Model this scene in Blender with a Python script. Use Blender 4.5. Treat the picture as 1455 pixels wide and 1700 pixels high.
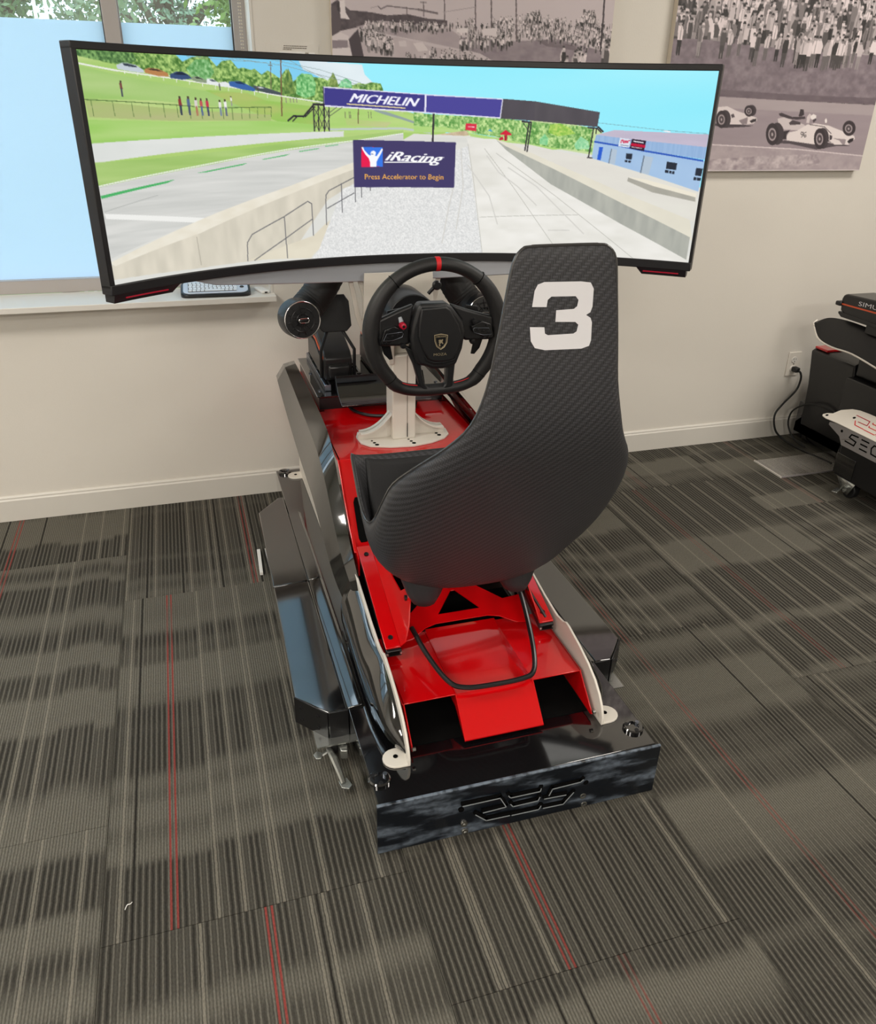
import bpy, bmesh, math, random
import numpy as np
from mathutils import Vector, Matrix
from mathutils.bvhtree import BVHTree

scene = bpy.context.scene
COL = scene.collection
PI = math.pi
for o in list(bpy.data.objects):
    bpy.data.objects.remove(o)

# ------------------------------------------------------------------ camera
cam_data = bpy.data.cameras.new('camera')
cam = bpy.data.objects.new('camera', cam_data)
COL.objects.link(cam)
cam_data.sensor_fit = 'HORIZONTAL'
cam_data.sensor_width = 36.0
cam_data.lens = 1322.66 / 1455 * 36.0
cam_data.clip_start = 0.05
right = Vector((0.9552153, -0.29527936, 0.0193348))
up = Vector((0.12020687, 0.4469093, 0.88646624))
back = Vector((-0.27039608, -0.84444193, 0.46238921))
m = Matrix((right, up, back)).transposed().to_4x4()
m.translation = Vector((0.0, 0.0, 1.45))
cam.matrix_world = m
scene.camera = cam

# ------------------------------------------------------------------ sky
world = bpy.data.worlds.new('sky')
scene.world = world
world.use_nodes = True
wn = world.node_tree.nodes
bg = wn['Background']
bg.inputs[0].default_value = (0.74, 0.86, 1.0, 1)
bg.inputs[1].default_value = 3.6

# ------------------------------------------------------------------ ceiling lights of the room
def area_light(name, loc, sx, sy, power, colour, rot=(0, 0, 0)):
    d = bpy.data.lights.new(name, 'AREA')
    d.shape = 'RECTANGLE'; d.size = sx; d.size_y = sy
    d.energy = power; d.color = colour
    o = bpy.data.objects.new(name, d); COL.objects.link(o)
    o.location = loc; o.rotation_euler = rot
    return o
for lx, ly, pw in ((-1.9, 1.5, 52.0), (2.9, 1.5, 48.0), (-1.9, -0.6, 46.0), (2.9, -0.6, 20.0), (-0.6, -2.8, 130.0), (2.2, -2.8, 82.0)):
    area_light('ceiling_light', (lx, ly, 2.83), 1.2, 0.6, pw, (1.0, 0.94, 0.86))

scene.view_settings.view_transform = 'Standard'
scene.view_settings.look = 'None'
scene.view_settings.gamma = 1.0
scene.view_settings.use_curve_mapping = False
scene.view_settings.exposure = 0.0

# ------------------------------------------------------------------ helpers
def lin(h):
    if isinstance(h, str):
        h = tuple(int(h[i:i + 2], 16) / 255 for i in (0, 2, 4))
    return tuple(c / 12.92 if c <= 0.04045 else ((c + 0.055) / 1.055) ** 2.4 for c in h)

MATS = {}
def mat(name, colour, rough=0.5, metal=0.0, coat=0.0, spec=0.5, noise=None, bump=None, trans=0.0):
    """noise=(scale, amount) mottles the base colour, bump=(scale, strength) gives fine relief."""
    if name in MATS:
        return MATS[name]
    mt = bpy.data.materials.new(name); mt.use_nodes = True
    nt = mt.node_tree; b = nt.nodes['Principled BSDF']
    c = lin(colour)
    b.inputs['Base Color'].default_value = (*c, 1)
    b.inputs['Roughness'].default_value = rough
    b.inputs['Metallic'].default_value = metal
    b.inputs['Specular IOR Level'].default_value = spec
    if coat:
        b.inputs['Coat Weight'].default_value = coat; b.inputs['Coat Roughness'].default_value = 0.04
    if trans:
        b.inputs['Transmission Weight'].default_value = trans
    if noise or bump:
        tc = nt.nodes.new('ShaderNodeTexCoord')
    if noise:
        n = nt.nodes.new('ShaderNodeTexNoise'); n.inputs['Scale'].default_value = noise[0]; n.inputs['Detail'].default_value = 4
        nt.links.new(tc.outputs['Object'], n.inputs['Vector'])
        r = nt.nodes.new('ShaderNodeMapRange'); r.inputs[3].default_value = 1 - noise[1]; r.inputs[4].default_value = 1 + noise[1]
        nt.links.new(n.outputs['Fac'], r.inputs[0])
        v = nt.nodes.new('ShaderNodeVectorMath'); v.operation = 'SCALE'; v.inputs[0].default_value = c
        nt.links.new(r.outputs[0], v.inputs['Scale']); nt.links.new(v.outputs[0], b.inputs['Base Color'])
    if bump:
        n = nt.nodes.new('ShaderNodeTexNoise'); n.inputs['Scale'].default_value = bump[0]; n.inputs['Detail'].default_value = 3
        nt.links.new(tc.outputs['Object'], n.inputs['Vector'])
        bp = nt.nodes.new('ShaderNodeBump'); bp.inputs['Strength'].default_value = bump[1]; bp.inputs['Distance'].default_value = 0.002
        nt.links.new(n.outputs['Fac'], bp.inputs['Height']); nt.links.new(bp.outputs[0], b.inputs['Normal'])
    MATS[name] = mt
    return mt

class Ex:
    """tiny wrapper that writes shader maths as node graphs"""
    def __init__(s, nt, sock): s.nt = nt; s.k = sock
    def op(s, o, *a):
        n = s.nt.nodes.new('ShaderNodeMath'); n.operation = o
        for i, x in enumerate((s,) + a):
            if isinstance(x, Ex): s.nt.links.new(x.k, n.inputs[i])
            else: n.inputs[i].default_value = x
        return Ex(s.nt, n.outputs[0])
    def __add__(s, o): return s.op('ADD', o)
    def __sub__(s, o): return s.op('SUBTRACT', o)
    def __mul__(s, o): return s.op('MULTIPLY', o)
    def __truediv__(s, o): return s.op('DIVIDE', o)
    def floor(s): return s.op('FLOOR')
    def frac(s): return s.op('FRACT')
    def abs(s): return s.op('ABSOLUTE')
    def lt(s, o): return s.op('LESS_THAN', o)
    def gt(s, o): return s.op('GREATER_THAN', o)
    def max(s, o): return s.op('MAXIMUM', o)
    def min(s, o): return s.op('MINIMUM', o)
    def step(s, a, b, lo=0.0, hi=1.0):
        n = s.nt.nodes.new('ShaderNodeMapRange'); n.interpolation_type = 'SMOOTHSTEP'
        s.nt.links.new(s.k, n.inputs[0])
        for i, x in zip((1, 2, 3, 4), (a, b, lo, hi)): n.inputs[i].default_value = x
        return Ex(s.nt, n.outputs[0])
def xyz(nt, x, y, z=0.0):
    n = nt.nodes.new('ShaderNodeCombineXYZ')
    for i, v in enumerate((x, y, z)):
        if isinstance(v, Ex): nt.links.new(v.k, n.inputs[i])
        else: n.inputs[i].default_value = v
    return n.outputs[0]
def white(nt, x, y, z=0.0):
    n = nt.nodes.new('ShaderNodeTexWhiteNoise'); n.noise_dimensions = '3D'
    nt.links.new(xyz(nt, x, y, z), n.inputs['Vector'])
    return Ex(nt, n.outputs['Value'])
def fnoise(nt, x, y, z=0.0, scale=1.0, detail=2.0):
    n = nt.nodes.new('ShaderNodeTexNoise'); n.inputs['Scale'].default_value = scale; n.inputs['Detail'].default_value = detail
    nt.links.new(xyz(nt, x, y, z), n.inputs['Vector'])
    return Ex(nt, n.outputs['Fac'])
def mixc(nt, fac, a, b):
    n = nt.nodes.new('ShaderNodeMix'); n.data_type = 'RGBA'
    if isinstance(fac, Ex): nt.links.new(fac.k, n.inputs[0])
    else: n.inputs[0].default_value = fac
    for i, c in ((6, a), (7, b)):
        if isinstance(c, tuple): n.inputs[i].default_value = (*c[:3], 1)
        else: nt.links.new(c, n.inputs[i])
    return n.outputs[2]

class MB:
    """collects shapes in world (or the parent's) coordinates, builds ONE mesh object"""
    def __init__(s): s.v = []; s.f = []
    def add(s, vs, fs):
        k = len(s.v); s.v += [tuple(p) for p in vs]; s.f += [tuple(i + k for i in f) for f in fs]; return s
    def box(s, x0, x1, y0, y1, z0, z1):
        vs = [(x, y, z) for x in (x0, x1) for y in (y0, y1) for z in (z0, z1)]
        return s.add(vs, [(0, 1, 3, 2), (4, 6, 7, 5), (0, 4, 5, 1), (2, 3, 7, 6), (0, 2, 6, 4), (1, 5, 7, 3)])
    def obox(s, c, size, R=None):
        a, b, d = (k / 2 for k in size); R = R or Matrix.Identity(3); c = Vector(c)
        vs = [c + R @ Vector((x, y, z)) for x in (-a, a) for y in (-b, b) for z in (-d, d)]
        return s.add(vs, [(0, 1, 3, 2), (4, 6, 7, 5), (0, 4, 5, 1), (2, 3, 7, 6), (0, 2, 6, 4), (1, 5, 7, 3)])
    def prism(s, poly, lo, hi, axis='y', fn=None):
        """poly: 2D points in the two other axes (x: (y,z), y: (x,z), z: (x,y))"""
        def p3(q, h):
            p = {'x': (h, q[0], q[1]), 'y': (q[0], h, q[1]), 'z': (q[0], q[1], h)}[axis]
            return fn(Vector(p)) if fn else p
        n = len(poly)
        vs = [p3(q, lo) for q in poly] + [p3(q, hi) for q in poly]
        fs = [tuple(range(n)), tuple(range(2 * n - 1, n - 1, -1))] + [(i, (i + 1) % n, n + (i + 1) % n, n + i) for i in range(n)]
        return s.add(vs, fs)
    def ring(s, outer, inner, lo, hi, axis='y'):
        """plate with a hole; outer and inner need equal point counts"""
        def p3(q, h): return {'x': (h, q[0], q[1]), 'y': (q[0], h, q[1]), 'z': (q[0], q[1], h)}[axis]
        n = len(outer); vs = [p3(q, h) for h in (lo, hi) for r in (outer, inner) for q in r]; fs = []
        for i in range(n):
            j = (i + 1) % n
            fs += [(i, j, n + j, n + i), (2 * n + i, 3 * n + i, 3 * n + j, 2 * n + j), (i, 2 * n + i, 2 * n + j, j), (n + i, n + j, 3 * n + j, 3 * n + i)]
        return s.add(vs, fs)
    def loft(s, secs, closed=True, caps=True):
        n = len(secs[0]); vs = [p for q in secs for p in q]; fs = []
        for a in range(len(secs) - 1):
            for i in range(n if closed else n - 1):
                j = (i + 1) % n
                fs.append((a * n + i, a * n + j, (a + 1) * n + j, (a + 1) * n + i))
        if closed and caps:
            fs += [tuple(range(n - 1, -1, -1)), tuple(range((len(secs) - 1) * n, len(secs) * n))]
        return s.add(vs, fs)
    def tube(s, path, r, n=10, closed=False, caps=True, flat=1.0):
        P = [Vector(p) for p in path]; secs = []; N = len(P)
        prev = None
        for i in range(N):
            a = P[(i - 1) % N] if (closed or i > 0) else P[i]; b = P[(i + 1) % N] if (closed or i < N - 1) else P[i]
            t = (b - a).normalized()
            if prev is None:
                h = Vector((0, 0, 1)) if abs(t.z) < 0.9 else Vector((1, 0, 0))
                u = t.cross(h).normalized()
            else:
                u = (prev - t * prev.dot(t)).normalized()
            prev = u; w = t.cross(u)
            rr = r[i] if isinstance(r, (list, tuple)) else r
            secs.append([P[i] + rr * (math.cos(2 * PI * k / n) * u + flat * math.sin(2 * PI * k / n) * w) for k in range(n)])
        if closed: secs.append(secs[0])
        return s.loft(secs, True, caps and not closed)
    def cyl(s, p0, p1, r0, r1=None, n=20):
        return s.tube([p0, p1], [r0, r0 if r1 is None else r1], n)
    def lathe(s, prof, c, axis, n=28):
        """prof: (radius, distance along axis)"""
        ax = Vector(axis).normalized(); h = Vector((0, 0, 1)) if abs(ax.z) < 0.9 else Vector((1, 0, 0))
        u = ax.cross(h).normalized(); w = ax.cross(u); c = Vector(c)
        secs = [[c + ax * d + r * (math.cos(2 * PI * k / n) * u + math.sin(2 * PI * k / n) * w) for k in range(n)] for r, d in prof]
        return s.loft(secs, True, True)
    def ball(s, c, r, sc=(1, 1, 1), n=12, m=8):
        vs = []; fs = []; c = Vector(c)
        for i in range(m + 1):
            t = PI * i / m
            for k in range(n):
                a = 2 * PI * k / n
                vs.append(c + Vector((sc[0] * r * math.sin(t) * math.cos(a), sc[1] * r * math.sin(t) * math.sin(a), sc[2] * r * math.cos(t))))
        for i in range(m):
            for k in range(n):
                j = (k + 1) % n; fs.append((i * n + k, (i + 1) * n + k, (i + 1) * n + j, i * n + j))
        return s.add(vs, fs)
    def mesh(s, name):
        me = bpy.data.meshes.new(name); me.from_pydata(s.v, [], s.f); me.validate()
        bm = bmesh.new(); bm.from_mesh(me)
        bmesh.ops.remove_doubles(bm, verts=bm.verts, dist=1e-6)
        bmesh.ops.recalc_face_normals(bm, faces=bm.faces)
        bm.to_mesh(me); bm.free()
        return me
    def build(s, name, m, parent=None, smooth=35, bevel=0.0, seg=2, solid=0.0):
        off = Vector(parent['_o']) if parent is not None and '_o' in parent else Vector((0, 0, 0))
        if off.length: s.v = [tuple(Vector(p) - off) for p in s.v]
        me = s.mesh(name)
        if isinstance(m, str): m = MATS[m]
        me.materials.append(m)
        o = bpy.data.objects.new(name, me); COL.objects.link(o)
        if parent is not None:
            o.parent = parent
            if '_o' in parent: o['_o'] = tuple(off)
        if smooth:
            me.shade_smooth(); me.set_sharp_from_angle(angle=math.radians(smooth))
        if solid:
            md = o.modifiers.new('thickness', 'SOLIDIFY'); md.thickness = solid; md.offset = 0
        if bevel:
            md = o.modifiers.new('bevel', 'BEVEL'); md.width = bevel; md.segments = seg; md.limit_method = 'ANGLE'; md.angle_limit = math.radians(40)
        return o

def tag(o, label=None, cat=None, group=None, kind=None):
    if label: o['label'] = label
    if cat: o['category'] = cat
    if group: o['group'] = group
    if kind: o['kind'] = kind
    return o
def thing(name, loc, label, cat, group=None):
    o = bpy.data.objects.new(name, None); COL.objects.link(o)
    o.location = loc; o.empty_display_size = 0.1
    o['_o'] = tuple(loc)
    return tag(o, label, cat, group)
def copy_tree(o, parent=None):
    c = o.copy(); COL.objects.link(c)
    if parent is not None: c.parent = parent
    for ch in o.children: copy_tree(ch, c)
    return c
def arc(cx, cy, r, a0, a1, n):
    return [(cx + r * math.cos(math.radians(a0 + (a1 - a0) * i / n)), cy + r * math.sin(math.radians(a0 + (a1 - a0) * i / n))) for i in range(n + 1)]
def smoothpath(pts, k=6):
    """Catmull-Rom through the points"""
    P = [Vector(p) for p in pts]; out = []
    for i in range(len(P) - 1):
        a = P[i - 1] if i else P[i] * 2 - P[i + 1]; b, c = P[i], P[i + 1]
        d = P[i + 2] if i + 2 < len(P) else c * 2 - b
        for j in range(k):
            t = j / k
            out.append(0.5 * ((2 * b) + (c - a) * t + (2 * a - 5 * b + 4 * c - d) * t * t + (3 * b - a - 3 * c + d) * t ** 3))
    return out + [P[-1]]
def mir(x): return 2 * XC - x
XC = 0.580            # the main simulator's plane of symmetry
def text_mesh(txt, shear=0.0, offset=0.0):
    """outline letters as triangles: (verts Nx2, tris), box normalised to 0..1"""
    cu = bpy.data.curves.new('letters', 'FONT'); cu.body = txt; cu.size = 1.0; cu.shear = shear; cu.offset = offset; cu.resolution_u = 3
    o = bpy.data.objects.new('letters', cu); COL.objects.link(o)
    me = o.to_mesh(); me.calc_loop_triangles()
    v = np.array([p.co[:2] for p in me.vertices]); t = [tuple(q.vertices) for q in me.loop_triangles]
    o.to_mesh_clear(); bpy.data.objects.remove(o); bpy.data.curves.remove(cu)
    lo = v.min(0); hi = v.max(0)
    return (v - lo) / (hi - lo), t
def letters(name, txt, org, ux, uy, m, parent, shear=0.0, offset=0.0, n=None, depth=0.0006):
    """flat lettering laid in the parallelogram org, org+ux, org+uy, a hair proud along n"""
    v, t = text_mesh(txt, shear, offset); org, ux, uy = Vector(org), Vector(ux), Vector(uy)
    n = Vector(n).normalized() * depth
    b = MB(); k = len(v)
    b.add([org + ux * p[0] + uy * p[1] + n for p in v], t)
    return b.build(name, m, parent, smooth=None)
# ------------------------------------------------------------------ materials
mat('wall_paint', 'D8D3CA', 0.75, noise=(2.5, 0.03), bump=(180, 0.12))
mat('ceiling_white', 'E6E2DA', 0.8)
mat('trim_white', 'D3CFC7', 0.45, noise=(6, 0.03))
mat('frame_grey', 'A9A3A0', 0.5)
mat('sill_white', 'DDD9D2', 0.4)
mat('gloss_black', '0C0C0E', 0.07, spec=1.0, coat=1.0)
mat('satin_black', '141416', 0.32)
mat('rubber_black', '161617', 0.6, bump=(400, 0.1))
mat('plastic_black', '19191B', 0.42, bump=(500, 0.08))
mat('leather_black', '1C1B1C', 0.5, bump=(350, 0.25))
mat('gloss_red', 'C4060C', 0.12, coat=0.6)
mat('powder_white', 'DAD4CA', 0.38, noise=(8, 0.03))
mat('zinc', 'AEB0AC', 0.27, metal=0.85, noise=(60, 0.1))
mat('steel', 'B8B8B4', 0.28, metal=1.0, noise=(40, 0.12))
mat('aluminium', '8A909C', 0.3, metal=1.0)
mat('dark_metal', '2A2A2C', 0.35, metal=0.6)
mat('void_black', '050505', 0.9, spec=0.1)
mat('monitor_plastic', '17161A', 0.38)
mat('shell_silver', 'B6BAC2', 0.3, metal=0.35)
mat('accent_red', 'B01030', 0.3)
mat('mark_red', 'D0161E', 0.5)
mat('gold', 'B8A98A', 0.35, metal=0.5)
mat('decal_white', 'E9E8EC', 0.45)
mat('orange', 'D9582E', 0.4)
mat('canvas_edge', 'CFC4B4', 0.6)
mat('paper_white', 'E6E4E0', 0.6)
mat('ink_grey', '6A6257', 0.7)
mat('chrome', 'D8D8DC', 0.12, metal=1.0)
mat('key_silver', 'C2CCDC', 0.35)
mat('key_white', 'E6ECF4', 0.4)

# carpet: narrow cords running away from the camera, dark bands, a red double thread per tile
def carpet_material():
    mt = bpy.data.materials.new('carpet'); mt.use_nodes = True; nt = mt.node_tree
    b = nt.nodes['Principled BSDF']; b.inputs['Roughness'].default_value = 0.95; b.inputs['Specular IOR Level'].default_value = 0.15
    g = nt.nodes.new('ShaderNodeNewGeometry'); sp = nt.nodes.new('ShaderNodeSeparateXYZ'); nt.links.new(g.outputs['Position'], sp.inputs[0])
    x = Ex(nt, sp.outputs[0]); y = Ex(nt, sp.outputs[1])
    def attr(n):
        a = nt.nodes.new('ShaderNodeAttribute'); a.attribute_type = 'OBJECT'; a.attribute_name = n; return Ex(nt, a.outputs['Fac'])
    red_x = attr('red_x'); seed = attr('tile_seed')
    pitch = 0.0127
    cord = (x / pitch).floor()
    # dark bands: their ends step from cord bundle to cord bundle
    bundle = (x / 0.0889).floor()
    j1 = white(nt, bundle, seed * 7.0, 3.0); j2 = white(nt, (x / 0.178).floor(), seed * 3.0, 9.0)
    yy = y + (j1 - 0.5) * 0.022 + (j2 - 0.5) * 0.034
    band = fnoise(nt, seed * 5.3, yy * 5.2, 0.0, 1.0, 1.0)
    M = band.step(0.41, 0.53)
    wob = fnoise(nt, x * 40.0, y * 55.0, 1.0, 1.0, 2.0)
    fx = ((x / pitch).frac() - 0.5 + (wob - 0.5) * 0.25).abs()
    line1 = fx.step(0.12, 0.28, 1.0, 0.0)
    fx2 = ((x / (pitch / 2)).frac() - 0.5 + (wob - 0.5) * 0.3).abs()
    line2 = fx2.step(0.12, 0.32, 1.0, 0.0)
    rnd = white(nt, cord, seed * 11.0, 1.0)
    vary = rnd.gt(0.32)
    yarn = fnoise(nt, x * 420.0, y * 160.0, 2.0, 1.0, 2.0)
    dark = (M * line1 * (vary * 0.36 + 0.50)).max(line2 * (M * 0.22 + 0.46) * 0.95)
    deep = rnd.gt(0.955) * line1
    dark = dark.max(deep * 0.95)
    pale = rnd.lt(0.10) * fx.step(0.16, 0.26, 1.0, 0.0)
    light_c = lin('68655C'); pale_c = lin('7C776C'); dark_c = lin('201E1B')
    c = mixc(nt, M * 0.45, light_c, lin('4C4943'))
    c = mixc(nt, dark.min(1.0), c, dark_c)
    c = mixc(nt, pale * 0.7, c, pale_c)
    d = (x - red_x).abs()
    red = (d - 0.0062).abs().step(0.0014, 0.0030, 1.0, 0.0)
    redband = fnoise(nt, seed * 2.0, y * 3.0, 5.0, 1.0, 0.0).step(0.30, 0.45, 0.45, 1.0)
    c = mixc(nt, red * redband * attr('red_amount'), c, lin('823C37'))
    tone = (yarn - 0.5) * 0.9 + 1.0
    v = nt.nodes.new('ShaderNodeVectorMath'); v.operation = 'SCALE'; nt.links.new(c, v.inputs[0]); nt.links.new(tone.k, v.inputs['Scale'])
    nt.links.new(v.outputs[0], b.inputs['Base Color'])
    h = (dark * -1.0) + yarn * 0.8
    bp = nt.nodes.new('ShaderNodeBump'); bp.inputs['Strength'].default_value = 0.5; bp.inputs['Distance'].default_value = 0.003
    nt.links.new(h.k, bp.inputs['Height']); nt.links.new(bp.outputs[0], b.inputs['Normal'])
    MATS['carpet'] = mt
carpet_material()

# ------------------------------------------------------------------ room shell
RX0, RX1, RY0, WY, RZ = -3.4, 5.6, -4.2, 3.006, 2.86
floor = MB().box(RX0, RX1, RY0, WY + 0.2, -0.12, -0.007).build('floor', 'satin_black', smooth=None)
tag(floor, 'striped grey and brown carpet tile floor', kind='structure')
TW, TL = 0.61, 1.22
REDS = {(-0.305, 1): (-0.168, 1), (-0.305, 0): (0.012, 1), (0.305, 1): (0.545, 0.8), (0.305, 0): (0.645, 0.5), (-0.305, 2): (0.110, 0.8),
        (-0.915, 2): (-0.69, 0.9), (-0.915, 1): (-0.69, 0.7), (0.915, 1): (1.152, 0.45), (0.915, 2): (1.152, 0.4), (1.525, 1): (1.879, 0.4), (1.525, 2): (1.7, 0.3), (2.135, 2): (2.4, 0.35)}
OFF = [0.495, 1.10, 0.807 , 0.495, 0.20]
tri = 0
tile_meshes = {}
for ci in range(-5, 9):
    x0 = -0.305 + ci * TW
    base = {0: 1.10, 1: 0.807, -1: 1.40}.get(ci, 1.10 - 0.305 * (ci % 4))
    for k in range(-2, 5):
        y0 = base + (k - 1) * TL + TL * 0; row = k
        a, b_ = max(y0, -0.8), min(y0 + TL, WY)
        if b_ - a < 0.02: continue
        key = round(b_ - a, 3)
        if key not in tile_meshes:
            g = 0.0006
            tile_meshes[key] = MB().prism([(g, 0), (TW - g, 0), (TW - g, -0.005), (TW - g - 0.0015, -0.0065), (g + 0.0015, -0.0065), (g, -0.005)], g, b_ - a - g, 'y',
                                          fn=lambda p: Vector((p.x, p.y, -0.0065 - p.z))).mesh('carpet_tile')
            tile_meshes[key].materials.append(MATS['carpet'])
        o = bpy.data.objects.new('carpet_tile', tile_meshes[key]); COL.objects.link(o)
        o.location = (x0, a, 0.0); o.parent = floor
        rx, ra = REDS.get((round(x0, 3), k), (x0 + random.Random(ci * 31 + k).uniform(0.08, 0.5), 0.25))
        o['red_x'] = float(rx); o['red_amount'] = float(ra); o['tile_seed'] = float((ci * 17 + k * 5) % 29) * 0.37 + 0.11

# back wall with the window opening
WX0, WX1, SZ, WT = -2.9, 0.302, 0.80, 2.45
w = MB()
w.box(RX0, RX1, WY, WY + 0.24, 0, SZ - 0.02).box(RX0, RX1, WY, WY + 0.24, WT, RZ).box(WX1, RX1, WY, WY + 0.24, SZ - 0.02, WT).box(RX0, WX0, WY, WY + 0.24, SZ - 0.02, WT)
tag(w.build('wall_back', 'wall_paint', smooth=None), 'warm off white painted wall behind the simulators', kind='structure')
tag(MB().box(RX0 - 0.2, RX0, RY0, WY + 0.24, 0, RZ).build('wall_left', 'wall_paint', smooth=None), 'off white side wall', kind='structure')
tag(MB().box(RX1, RX1 + 0.2, RY0, WY + 0.24, 0, RZ).build('wall_right', 'wall_paint', smooth=None), 'off white side wall', kind='structure')
tag(MB().box(RX0, RX1, RY0 - 0.2, RY0, 0, RZ).build('wall_front', 'wall_paint', smooth=None), 'off white rear wall', kind='structure')
tag(MB().box(RX0, RX1, RY0, WY + 0.24, RZ, RZ + 0.1).build('ceiling', 'ceiling_white', smooth=None), 'plain white ceiling', kind='structure')

bb = MB()
prof = [(WY, 0), (WY - 0.013, 0), (WY - 0.013, 0.083), (WY - 0.009, 0.088), (WY - 0.009, 0.094), (WY - 0.004, 0.099), (WY, 0.099)]
tag(bb.prism(prof, RX0, RX1, 'x').build('baseboard_back', 'trim_white', smooth=None), 'cream painted baseboard along the wall', kind='structure')

# window: deep reveal, grey aluminium frame, clear upper strip, frosted film below
FY = 3.165
win = bpy.data.objects.new('window_1', None); COL.objects.link(win); win.location = ((WX0 + WX1) / 2, FY, SZ); win['_o'] = tuple(win.location)
tag(win, 'wide grey framed window with frosted film on the lower panes', kind='structure')
fr = MB()
fr.box(WX0, WX1, FY, FY + 0.06, SZ, SZ + 0.045).box(WX0, WX1, FY, FY + 0.06, WT - 0.05, WT)
fr.box(WX1 - 0.042, WX1, FY, FY + 0.06, SZ + 0.045, WT - 0.05).box(WX0, WX0 + 0.042, FY, FY + 0.06, SZ + 0.045, WT - 0.05)
fr.build('window_frame', 'frame_grey', win, smooth=None, bevel=0.002)
MULL = [-0.122, -0.80, -1.48, -2.16]
for mx in MULL:
    MB().box(mx - 0.024, mx + 0.024, FY - 0.004, FY + 0.056, SZ + 0.045, WT - 0.05).build('mullion', 'frame_grey', win, smooth=None, bevel=0.002)
glass = bpy.data.materials.new('clear_glass'); glass.use_nodes = True
nt = glass.node_tree; nt.nodes.clear()
out = nt.nodes.new('ShaderNodeOutputMaterial'); mx_ = nt.nodes.new('ShaderNodeMixShader'); tr = nt.nodes.new('ShaderNodeBsdfTransparent'); gl = nt.nodes.new('ShaderNodeBsdfGlossy')
gl.inputs['Roughness'].default_value = 0.02; tr.inputs[0].default_value = (0.93, 0.97, 0.97, 1); mx_.inputs[0].default_value = 0.06
nt.links.new(tr.outputs[0], mx_.inputs[1]); nt.links.new(gl.outputs[0], mx_.inputs[2]); nt.links.new(mx_.outputs[0], out.inputs[0])
frost = bpy.data.materials.new('frosted_film'); frost.use_nodes = True
nt = frost.node_tree; nt.nodes.clear()
out = nt.nodes.new('ShaderNodeOutputMaterial'); tl = nt.nodes.new('ShaderNodeBsdfTranslucent'); df = nt.nodes.new('ShaderNodeBsdfDiffuse'); mx_ = nt.nodes.new('ShaderNodeMixShader')
tl.inputs[0].default_value = (0.74, 0.81, 0.90, 1); df.inputs[0].default_value = (0.6, 0.7, 0.8, 1); mx_.inputs[0].default_value = 0.2
nt.links.new(tl.outputs[0], mx_.inputs[1]); nt.links.new(df.outputs[0], mx_.inputs[2]); nt.links.new(mx_.outputs[0], out.inputs[0])
FROST_Z = 1.643
edges = [WX1 - 0.042] + [e for mx in MULL for e in (mx + 0.024, mx - 0.024)] + [WX0 + 0.042]
for i in range(0, len(edges), 2):
    xb, xa = edges[i], edges[i + 1]
    p = MB().box(xa, xb, FY + 0.028, FY + 0.034, SZ + 0.045, WT - 0.05).build('pane', glass, win, smooth=None)
    MB().box(xa + 0.004, xb - 0.004, FY + 0.0265, FY + 0.0275, SZ + 0.047, FROST_Z).build('frosted_film', frost, p, smooth=None)
    for xe in (xa, xb):
        MB().box(xe - 0.004, xe + 0.004, FY + 0.014, FY + 0.036, SZ + 0.045, WT - 0.05).build('gasket', 'satin_black' if xe == xb else 'frame_grey', win, smooth=None)
# sill board and reveal lining
tag(MB().box(WX0 - 0.01, WX1 + 0.012, 2.948, FY, SZ - 0.02, SZ).build('trim_1', 'sill_white', smooth=None, bevel=0.002), 'white painted window sill board', kind='structure')
tag(MB().box(WX1 - 0.0015, WX1 + 0.006, WY - 0.003, WY + 0.008, SZ, WT).build('trim_2', 'trim_white', smooth=None), 'pale corner bead beside the window', kind='structure')

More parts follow.
